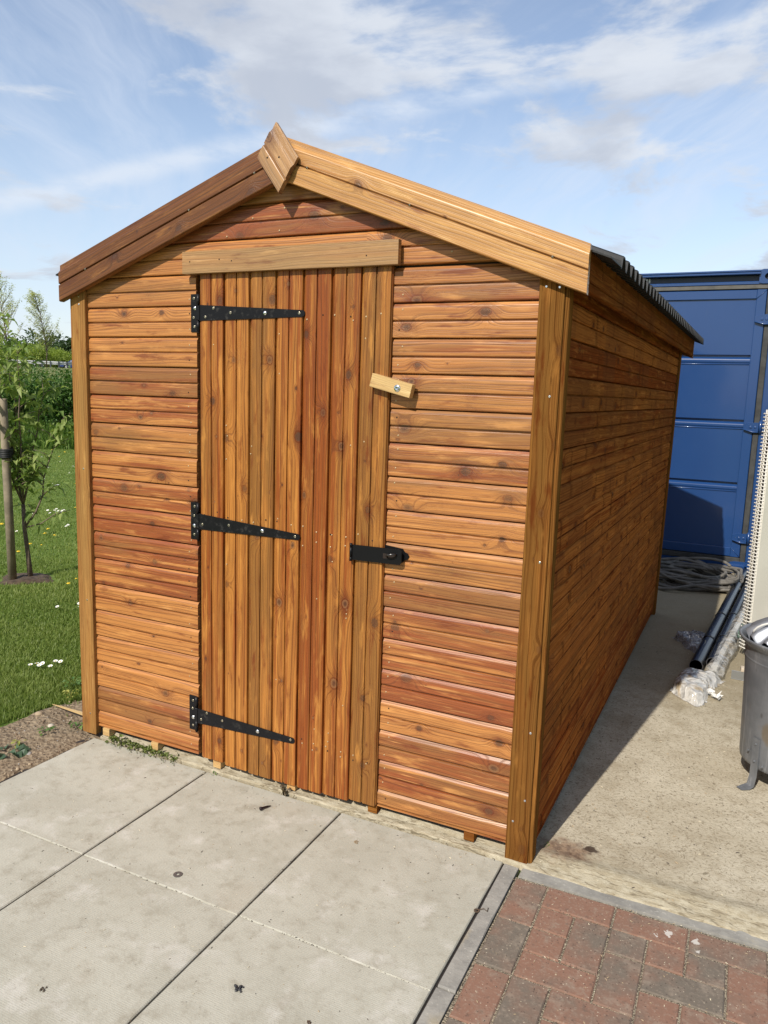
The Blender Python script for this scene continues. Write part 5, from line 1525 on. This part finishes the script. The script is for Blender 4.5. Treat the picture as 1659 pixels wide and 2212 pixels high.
# ------------------------------------------------------------------ weeds
WEED = leaf_mat('weed_leaf', (.07, .15, .035), (.16, .26, .06), .3)
WEEDY = leaf_mat('yellow_weed_leaf', (.30, .33, .06), (.40, .38, .10), .3); DOCK = leaf_mat('dock_leaf', (.055, .10, .055), (.09, .15, .08), .2)
def weed(x, y, r, n, size, mat, label, z=-.005, name='weed', asp=1.5, hgt=.03):
    mb = MB()
    for i in range(max(3, n // 4)):
        a = random.uniform(0, 6.28); q = r * random.uniform(.4, .9)
        tube(mb, [(x, y, z), (x + q * .5 * math.cos(a), y + q * .5 * math.sin(a), z + hgt * .8), (x + q * math.cos(a), y + q * math.sin(a), z + hgt * .7)], .0011, 5, bs=(.3, 0, 0))
    def smp(i):
        a = random.uniform(0, 6.28); q = r * math.sqrt(random.random()) * .8
        return (x + q * math.cos(a), y + q * math.sin(a), z + random.uniform(.2, 1) * hgt), (math.cos(a), math.sin(a), random.uniform(-.2, .5))
    add_leaves(mb, *leaf_cards(n, smp, size, asp, .2)); return tag(mb.build(name, mat), label, 'weed')
weed(*px2g(98, 1585), .035, 12, .026, WEED, 'small round leaved green weed in the middle of the bare soil')
weed(*px2g(41, 1612), .025, 12, .018, WEEDY, 'bright yellow green seedling on the soil near the left edge')
weed(*px2g(18, 1627), .05, 12, .050, DOCK, 'flat grey green dock leaves on the soil at the left edge', asp=1.3, hgt=.012)
weed(*px2g(166, 1572), .030, 16, .022, WEED, 'low green weed hugging the foot of the left corner post')
weed(*px2g(153, 1512), .030, 16, .020, WEEDY, 'pale yellow weed between the splinter and the corner post', hgt=.05)
weed(*px2g(162, 1482), .045, 22, .024, WEED, 'dark green weed at the lawn edge behind the left corner post', hgt=.04)
mb = MB()
def ivy(i):
    t = random.random() ** 1.2; x = .16 + t * .36; y = .012 - .020 * random.random() - .03 * (random.random() ** 3)
    return (x, y, .004 + .022 * random.random() * (1.1 - t)), (random.gauss(0, 1), random.gauss(-.4, .6), random.uniform(0, .6))
add_leaves(mb, *leaf_cards(260, ivy, .017, 1.5, .25))
for i in range(9):
    x = .16 + i * .04; tube(mb, [(x, .005, .006), (x + .02, -.015, .014), (x + .05 + random.uniform(-.01, .02), -.022 - random.random() * .03, .004)], .0010, 5, bs=(.2, 0, 0))
tag(mb.build('creeping_weed', [leaf_mat('creeping_weed_leaf', (.075, .095, .025), (.19, .24, .06), .25)]), 'straggling creeping weed growing from the gap under the left wall onto the slab', 'weed')
mb = MB()
add_leaves(mb, *leaf_cards(14, lambda i: ((1.03 + random.uniform(-.025, .03), -.008 + random.uniform(-.012, .01), .004 + .018 * random.random()), None), .022, 1.4, .5))
tag(mb.build('dead_leaves', leaf_mat('dry_leaf', (.085, .055, .040), (.15, .12, .06), .1)), 'little pile of brown dead leaves caught under the middle of the door', 'dead leaves')
for (u, v, l) in ((462, 1672, 'tiny green shoot in the slab joint below the hinge side of the door'), (1180, 1830, 'speck of dark moss on the concrete lip near the right corner post')):
    weed(*px2g(u, v, 0.003), .010, 7, .009, WEED, l, z=.003, hgt=.01)

# ------------------------------------------------------------------ sapling and stake
tie_z = 0
mb = MB(); s0, s1 = Vector((-2.506, 1.649, -.03)), Vector((-2.520, 1.642, 1.362))
tube(mb, [s0, s0.lerp(s1, .5), s1 - Vector((0, 0, .012)), s1], [.031, .030, .0295, .026], 18)
tag(mb.build('tree_stake', STAKE), 'round weathered wooden stake driven in beside the young fruit tree', 'stake')
sap = empty('young_fruit_tree', (-2.456, 1.77, -.01), 'slender young fruit tree with drooping light green leaves tied to a wooden stake', 'tree')
mb = MB(); rt = Vector((-2.456, 1.77, -.02))
tp = [rt, rt + Vector((-.020, 0, .20)), rt + Vector((-.035, -.01, .40)), rt + Vector((-.050, .0, .58))]
tube(mb, tp, [.021, .017, .0155, .0145], 12)
def along(pts, t):
    k = t * (len(pts) - 1); i = max(0, min(int(k), len(pts) - 2)); return Vector(pts[i]).lerp(Vector(pts[i + 1]), k - i)
tips = []
E2 = Vector((.66, .75, 0))          # roughly sideways as seen from the yard
stems = []
for (sx, dp, tz, r0) in ((-.16, .05, 2.00, .011), (.00, -.08, 1.78, .010), (.16, .06, 1.55, .009), (.30, -.03, 1.28, .008), (-.26, -.06, 1.62, .009), (-.06, .14, 1.9, .009)):
    q0 = tp[-1] if sx != .30 else tp[2]
    pts = [q0]
    for k in range(1, 8):
        q = k / 7; pts.append(q0 + E2 * sx * (q ** .75) + Vector((-.75, .66, 0)) * dp * q + Vector((0, 0, (tz - q0.z + rt.z) * q)) + Vector((random.gauss(0, .010), random.gauss(0, .010), 0)))
    tube(mb, pts, [r0 * (1 - .8 * k / 7) for k in range(8)], 8); stems.append(pts)
for i in range(62):
    st_p = stems[i % len(stems)]; t = .12 + .86 * ((i // len(stems)) / 10.5); b0 = along(st_p, min(t, .98)); an = random.uniform(0, 6.28)
    dirv = Vector((math.cos(an), math.sin(an), 0)); L = random.uniform(.09, .22)
    pts = [b0 + dirv * L * .8 * q + Vector((0, 0, L * (.8 * q - .35 * q * q))) for q in (0, .35, .7, 1)]
    tube(mb, pts, [.0042, .0034, .0026, .0018], 6); tips.append(pts)
tips.append([tp[2], tp[2] + E2 * .12 + Vector((0, 0, .03)), tp[2] + E2 * .22 + Vector((0, 0, .10)), tp[2] + E2 * .33 + Vector((0, 0, .13))]); tube(mb, tips[-1], [.006, .005, .004, .002], 6)
tp_full = tp + stems[0][1:]
mb.build('trunk', BARK, sap)
mb = MB(); LEAFM = leaf_mat('fruit_tree_leaf', (.14, .225, .045), (.38, .44, .15), .45)
def sleaf(i):
    pts = random.choice(tips); t = random.uniform(.25, 1); p = along(pts, t); a = random.uniform(0, 6.28)
    p = p + Vector((random.gauss(0, .022), random.gauss(0, .022), random.gauss(0, .02)))
    return p, (math.cos(a), math.sin(a), random.uniform(-.8, .45))
def sleaf_t(i):
    p = along(stems[i % 6], random.uniform(.75, 1)); a = random.uniform(0, 6.28)
    return p + Vector((random.gauss(0, .03), random.gauss(0, .03), random.gauss(0, .02))), (math.cos(a), math.sin(a), random.uniform(-.8, .3))
add_leaves(mb, *leaf_cards(600, sleaf, .088, 2.3, .4)); add_leaves(mb, *leaf_cards(150, sleaf_t, .085, 2.5, .4))
mb.build('crown', LEAFM, sap)
mb = MB()
for i in range(26):
    p = along(random.choice(tips), random.uniform(.6, 1))
    for k in range(5):
        a = 2 * math.pi * k / 5; d_ = Vector((math.cos(a), math.sin(a), .3)); s_ = Vector((-math.sin(a), math.cos(a), 0))
        mb.add([p, p + d_ * .010 + s_ * .007, p + d_ * .017, p + d_ * .010 - s_ * .007], [(0, 1, 2, 3)])
mb.build('blossom', WHITE, sap)
mb = MB(); tc = along(stems[0], .30); sc_ = Vector((-2.515, 1.645, tc.z - .03))
for q in (-.026, -.013, 0, .013, .026):
    ring_ = []
    for k in range(25):
        t = 2 * math.pi * k / 24; c = tc if abs(t - math.pi) > math.pi / 2 else sc_
        dirb = (tc - sc_); dirb.z = 0; dirb.normalize(); sb = Vector((-dirb.y, dirb.x, 0)); r_ = .018 if c is tc else .038
        ring_.append(c + dirb * r_ * math.cos(t) + sb * r_ * math.sin(t) + Vector((0, 0, q)))
    tube(mb, ring_, .010, 6)
tag(mb.build('tree_tie', simple('black_rubber_tie', (.012, .012, .013), .6)), 'black rubber strap tying the young tree to the wooden stake', 'tree tie')

# ------------------------------------------------------------------ bank shrubs, hedge, far trees
def at(u, D, z=None):      # point at distance D along the ground for a picture column
    M = cam.rotation_euler.to_matrix(); d_ = M @ Vector(((u - 829.5) / 1657.1, (1106 - 825) / 1657.1, -1)); d_.z = 0
    k = D / (d_.x * EF.x + d_.y * EF.y); p = cam.location + d_ * k
    return Vector((p.x, p.y, terrain(p.x, p.y) if z is None else z))
def bush(name, c, rx, rz, n, size, mats, label, cat='shrub', group=None, lumps=9, seed=0, stems=True):
    rnd = random.Random(seed); e = empty(name, c, label, cat, group)
    L_s = [(Vector((rnd.gauss(0, rx * .42), rnd.gauss(0, rx * .42), rz * rnd.uniform(.3, .74))), rnd.uniform(.35, .55) * min(rx, rz)) for _ in range(lumps)]
    mb = MB(); st0 = random.getstate(); random.seed(seed)
    def smp(i):
        q, r = L_s[i % lumps]; d_ = Vector((random.gauss(0, 1), random.gauss(0, 1), random.gauss(.15, 1))).normalized()
        p = q + d_ * r * (random.random() ** .45) * (1 + .25 * mnoise.noise(d_ * 2.5 + q)); p.z = max(.02, p.z)
        return c + p, d_ + Vector((random.gauss(0, .5), random.gauss(0, .5), 0))
    add_leaves(mb, *leaf_cards(n, smp, size, 1.7, .2)); random.setstate(st0)
    mb.build('crown', mats, e)
    mb = MB()
    for i in range(6 if stems else 3):
        q, r = L_s[i % lumps]; tube(mb, [c + Vector((0, 0, -.15)), c + q * .5, c + q], [.03 * rx, .02 * rx, .008 * rx], 6)
    mb.build('trunk', BARK, e); return e
BUSHM = leaf_mat('bramble_leaf', (.040, .110, .018), (.110, .205, .040), .3); BUSHL = leaf_mat('elder_leaf', (.055, .125, .022), (.12, .21, .045), .3)
bush('bramble_bush', at(128, 20.6), 1.05, 2.05, 5200, .085, BUSHM, 'dense dark green bramble bush on the bank just left of the shed', group=None, seed=1, lumps=12)
bush('bramble_bush', at(60, 21.2), 1.0, 2.0, 3600, .085, BUSHM, 'dark green bush on the bank seen through the young fruit tree', seed=2)
bush('bramble_bush', at(8, 20.8), .9, 1.9, 2800, .085, BUSHL, 'lighter green bush on the bank at the left edge of the photo', seed=3)
bush('bramble_bush', at(185, 20.9), 1.0, 2.0, 3000, .085, BUSHM, 'green bush on the bank half hidden behind the left corner post', seed=4)
bush('bramble_bush', at(-70, 21.2), 1.0, 1.5, 1400, .09, BUSHL, 'green bush on the bank beyond the left edge of the photo', seed=5)
SCRUB = leaf_mat('spring_scrub_leaf', (.23, .30, .05), (.30, .37, .075), .4); FARD = leaf_mat('far_tree_leaf', (.045, .085, .035), (.085, .13, .05), .2)
for i, u in enumerate(range(-60, 230, 22)):
    lb = 'one of the yellow green scrub bushes in the row behind the roadside barrier'
    bush('scrub_bush', at(u + random.uniform(-4, 4), 131 + random.uniform(-3, 3)), 2.6, 3.0 + random.uniform(-.3, .9), 1500, .30, SCRUB, lb, 'shrub', 'yellow green scrub behind the road barrier', lumps=7, seed=20 + i, stems=False)
for i, (u, D, rx, rz) in enumerate(((52, 205, 6.5, 9.5), (100, 185, 5.5, 9.0), (130, 190, 4.5, 7.4), (162, 170, 3.0, 8.6), (20, 210, 7, 8.5), (76, 230, 7, 7.5), (190, 200, 6, 9), (-30, 215, 8, 10))):
    lb = ('rounded dark tree on the skyline above the left end of the scrub', 'dark tree on the skyline directly behind the right hand windswept tree', 'low dark tree on the skyline just right of the windswept tree', 'dark tree on the skyline hard against the shed corner post', 'dark tree on the skyline behind the fruit tree top', 'low pale skyline tree between the two windswept trees', 'skyline tree hidden behind the shed corner', 'skyline tree left of the photo edge')[i]
    bush('skyline_tree', at(u, D), rx, rz, 900, .9, FARD, lb, 'tree', None, lumps=8, seed=50 + i, stems=False)
# wind-bent willows on the verge
WILLOW = leaf_mat('willow_leaf', (.42, .44, .20), (.62, .62, .36), .45)
def willow(c, Ht, rx, label, seed):
    rnd = random.Random(seed); e = empty('windswept_tree', c, label, 'tree'); mb = MB()
    side = ES * 1.0; tr = [c + Vector((0, 0, -.2)), c + side * .15 + Vector((0, 0, Ht * .22)), c - side * .1 + Vector((0, 0, Ht * .45)), c - side * .55 + Vector((0, 0, Ht * .75)), c - side * 1.1 + Vector((0, 0, Ht * .98))]
    tube(mb, tr, [.085, .07, .055, .035, .015], 8); br = []
    for i in range(56):
        t = .24 + .74 * i / 56; b0 = along(tr, t); a = rnd.uniform(0, 6.28); L = rx * (1.55 - 1.15 * abs(t - .36) / .64) * rnd.uniform(.55, 1.05)
        d_ = side * math.cos(a) * (1.25 if math.cos(a) > 0 else .95) + EF * math.sin(a)
        pts = [b0 + d_ * L * q * .8 + Vector((0, 0, L * (1.05 * q))) - side * L * .30 * q * q for q in (0, .35, .7, 1)]
        tube(mb, pts, [.035, .024, .016, .007], 5); br.append(pts)
    mb.build('trunk', BARK, e); mb = MB(); st0 = random.getstate(); random.seed(seed)
    def smp(i):
        p = along(random.choice(br), random.uniform(.2, 1.05)); 
        return p + Vector((random.gauss(0, .13), random.gauss(0, .13), random.gauss(0, .15))), -ES * 1.2 + Vector((random.gauss(0, .5), random.gauss(0, .5), random.uniform(-.5, .6)))
    add_leaves(mb, *leaf_cards(2300, smp, .25, 2.6, .2)); random.setstate(st0)
    mb.build('crown', WILLOW, e)
willow(at(101, 110), 9.3, 1.75, 'slim windswept willow with pale spring leaves standing alone before the road barrier', 71)
willow(at(17, 106), 10.6, 2.6, 'taller windswept willow with pale leaves behind the fruit tree at the left edge', 72)
# ------------------------------------------------------------------ road, barrier, car, cable
def road_pt(s_, D, z=0): 
    p = Vector((2.49, -2.28, 0)) + EF * D + ES * s_; return Vector((p.x, p.y, 3.28 + z))
mb = MB(); mb.add([road_pt(-300, 115.4, .004), road_pt(300, 115.4, .004), road_pt(300, 123.4, .004), road_pt(-300, 123.4, .004)], [(0, 1, 2, 3)])
tag(mb.build('road', simple('far_asphalt', (.09, .09, .09), .9, 0, None, .2, .2, 1)), kind='structure')
bar = empty('crash_barrier', road_pt(0, 113), 'long galvanised roadside crash barrier on posts running across the top of the grass bank', 'barrier')
GAL2 = simple('weathered_galvanising', (.66, .67, .68), .6, .1)
mb = MB(); prf = [(.0, .46), (.05, .50), (.05, .58), (.0, .60), (-.08, .64), (-.08, .66), (.0, .70), (.05, .72), (.05, .84), (.0, .88)]
v = []
for s_ in (-45, 45):
    for d_, z in prf: v.append(road_pt(s_, 112.95 - d_, z))
n_ = len(prf)
f = [(i, i + 1, n_ + i + 1, n_ + i) for i in range(n_ - 1)]
mb.add(v, f); mb.build('barrier_rail', GAL2, bar)
s_ = -20.0
while s_ < 14:
    mb = MB(); c = road_pt(s_, 112.80, -.1); beam(mb, c, ES, EF, Vector((0, 0, 1)), (.16, .06, 1.0), .01); mb.build('post', simple('barrier_post', (.10, .11, .14), .6, .3) if 'barrier_post' not in bpy.data.materials else bpy.data.materials['barrier_post'], bar); s_ += 1.03
# blue hatchback, mostly hidden behind the shed
car = empty('parked_car', road_pt(0, 117.5), 'blue hatchback car on the road behind the crash barrier, half hidden by the shed corner', 'car')
s_front = (at(143, 117.5) - Vector((2.49, -2.28, 0))).dot(ES)
CP = simple('blue_car_paint', (.045, .075, .24), .3); GL = simple('car_glass', (.12, .15, .18), .1); TY = simple('tyre_rubber', (.02, .02, .02), .8)
def cp(s, D, z): return road_pt(s_front - .75 + s, 116.6 + D, z)
side = [(0, .35), (.02, .62), (.12, .78), (1.0, .98), (1.75, 1.42), (2.2, 1.52), (3.2, 1.50), (3.85, 1.35), (4.1, .95), (4.15, .5), (4.1, .32), (3.75, .28), (3.62, .55), (3.3, .68), (2.98, .55), (2.85, .26), (1.3, .26), (1.17, .55), (.85, .68), (.53, .55), (.4, .28)]
mb = MB(); n_ = len(side)
v = [cp(a, .10 if z > 1.0 else 0, z) for a, z in side] + [cp(a, 1.70 - (.10 if z > 1.0 else 0), z) for a, z in side]
mb.add(v, [tuple(range(n_))[::-1], tuple(range(n_, 2 * n_))] + [(i, (i + 1) % n_, n_ + (i + 1) % n_, n_ + i) for i in range(n_)]); mb.build('body', CP, car)
for wn, pts in (('windscreen', [(1.10, 1.02), (1.72, 1.40)]),):
    mb = MB(); mb.add([cp(1.06, .14, 1.03), cp(1.06, 1.56, 1.03), cp(1.72, 1.50, 1.415), cp(1.72, .20, 1.415)], [(0, 1, 2, 3)]); mb.build(wn, GL, car).location.z += .012
for pts in ([(1.35, 1.0), (1.82, 1.38), (2.45, 1.44), (2.5, 1.0)], [(2.6, 1.0), (2.55, 1.44), (3.2, 1.42), (3.6, 1.3), (3.7, 1.02)]):
    mb = MB(); mb.add([cp(a, .085, z) for a, z in pts], [tuple(range(len(pts)))]); mb.build('side_window', GL, car)
for a in (.85, 3.3):
    for dd in (.02, 1.5):
        mb = MB(); c = cp(a, dd, .31); tube(mb, [c, c + EF * .2], .31, 20, smooth=False); tube(mb, [c - EF * .01, c], .19, 16, mat=1, smooth=False)
        mb.build('wheel', [TY, GAL2], car)
mb = MB(); c = cp(.06, .25, .66); beam(mb, c, ES, EF, Vector((0, 0, 1)), (.12, .3, .12), .02); mb.build('headlight', simple('lamp_glass', (.8, .82, .85), .1), car)
mb = MB(); c = cp(1.35, -.12, 1.02); beam(mb, c, ES, EF, Vector((0, 0, 1)), (.14, .12, .13), .02); mb.build('wing_mirror', simple('mirror_cap', (.75, .77, .80), .3), car)
mb = MB()
a, b_ = at(-200, 165, 0), at(420, 165, 0)
pts = [Vector((a.x, a.y, 0)).lerp(Vector((b_.x, b_.y, 0)), k / 24) + Vector((0, 0, 7.6 - 2.0 * (k / 24) + 1.4 * ((k / 12 - 1) ** 2))) for k in range(25)]
tube(mb, pts, .022, 4)
tag(mb.build('overhead_cable', simple('cable_grey', (.25, .27, .3), .6)), 'thin overhead cable crossing the sky low above the distant scrub', 'cable')
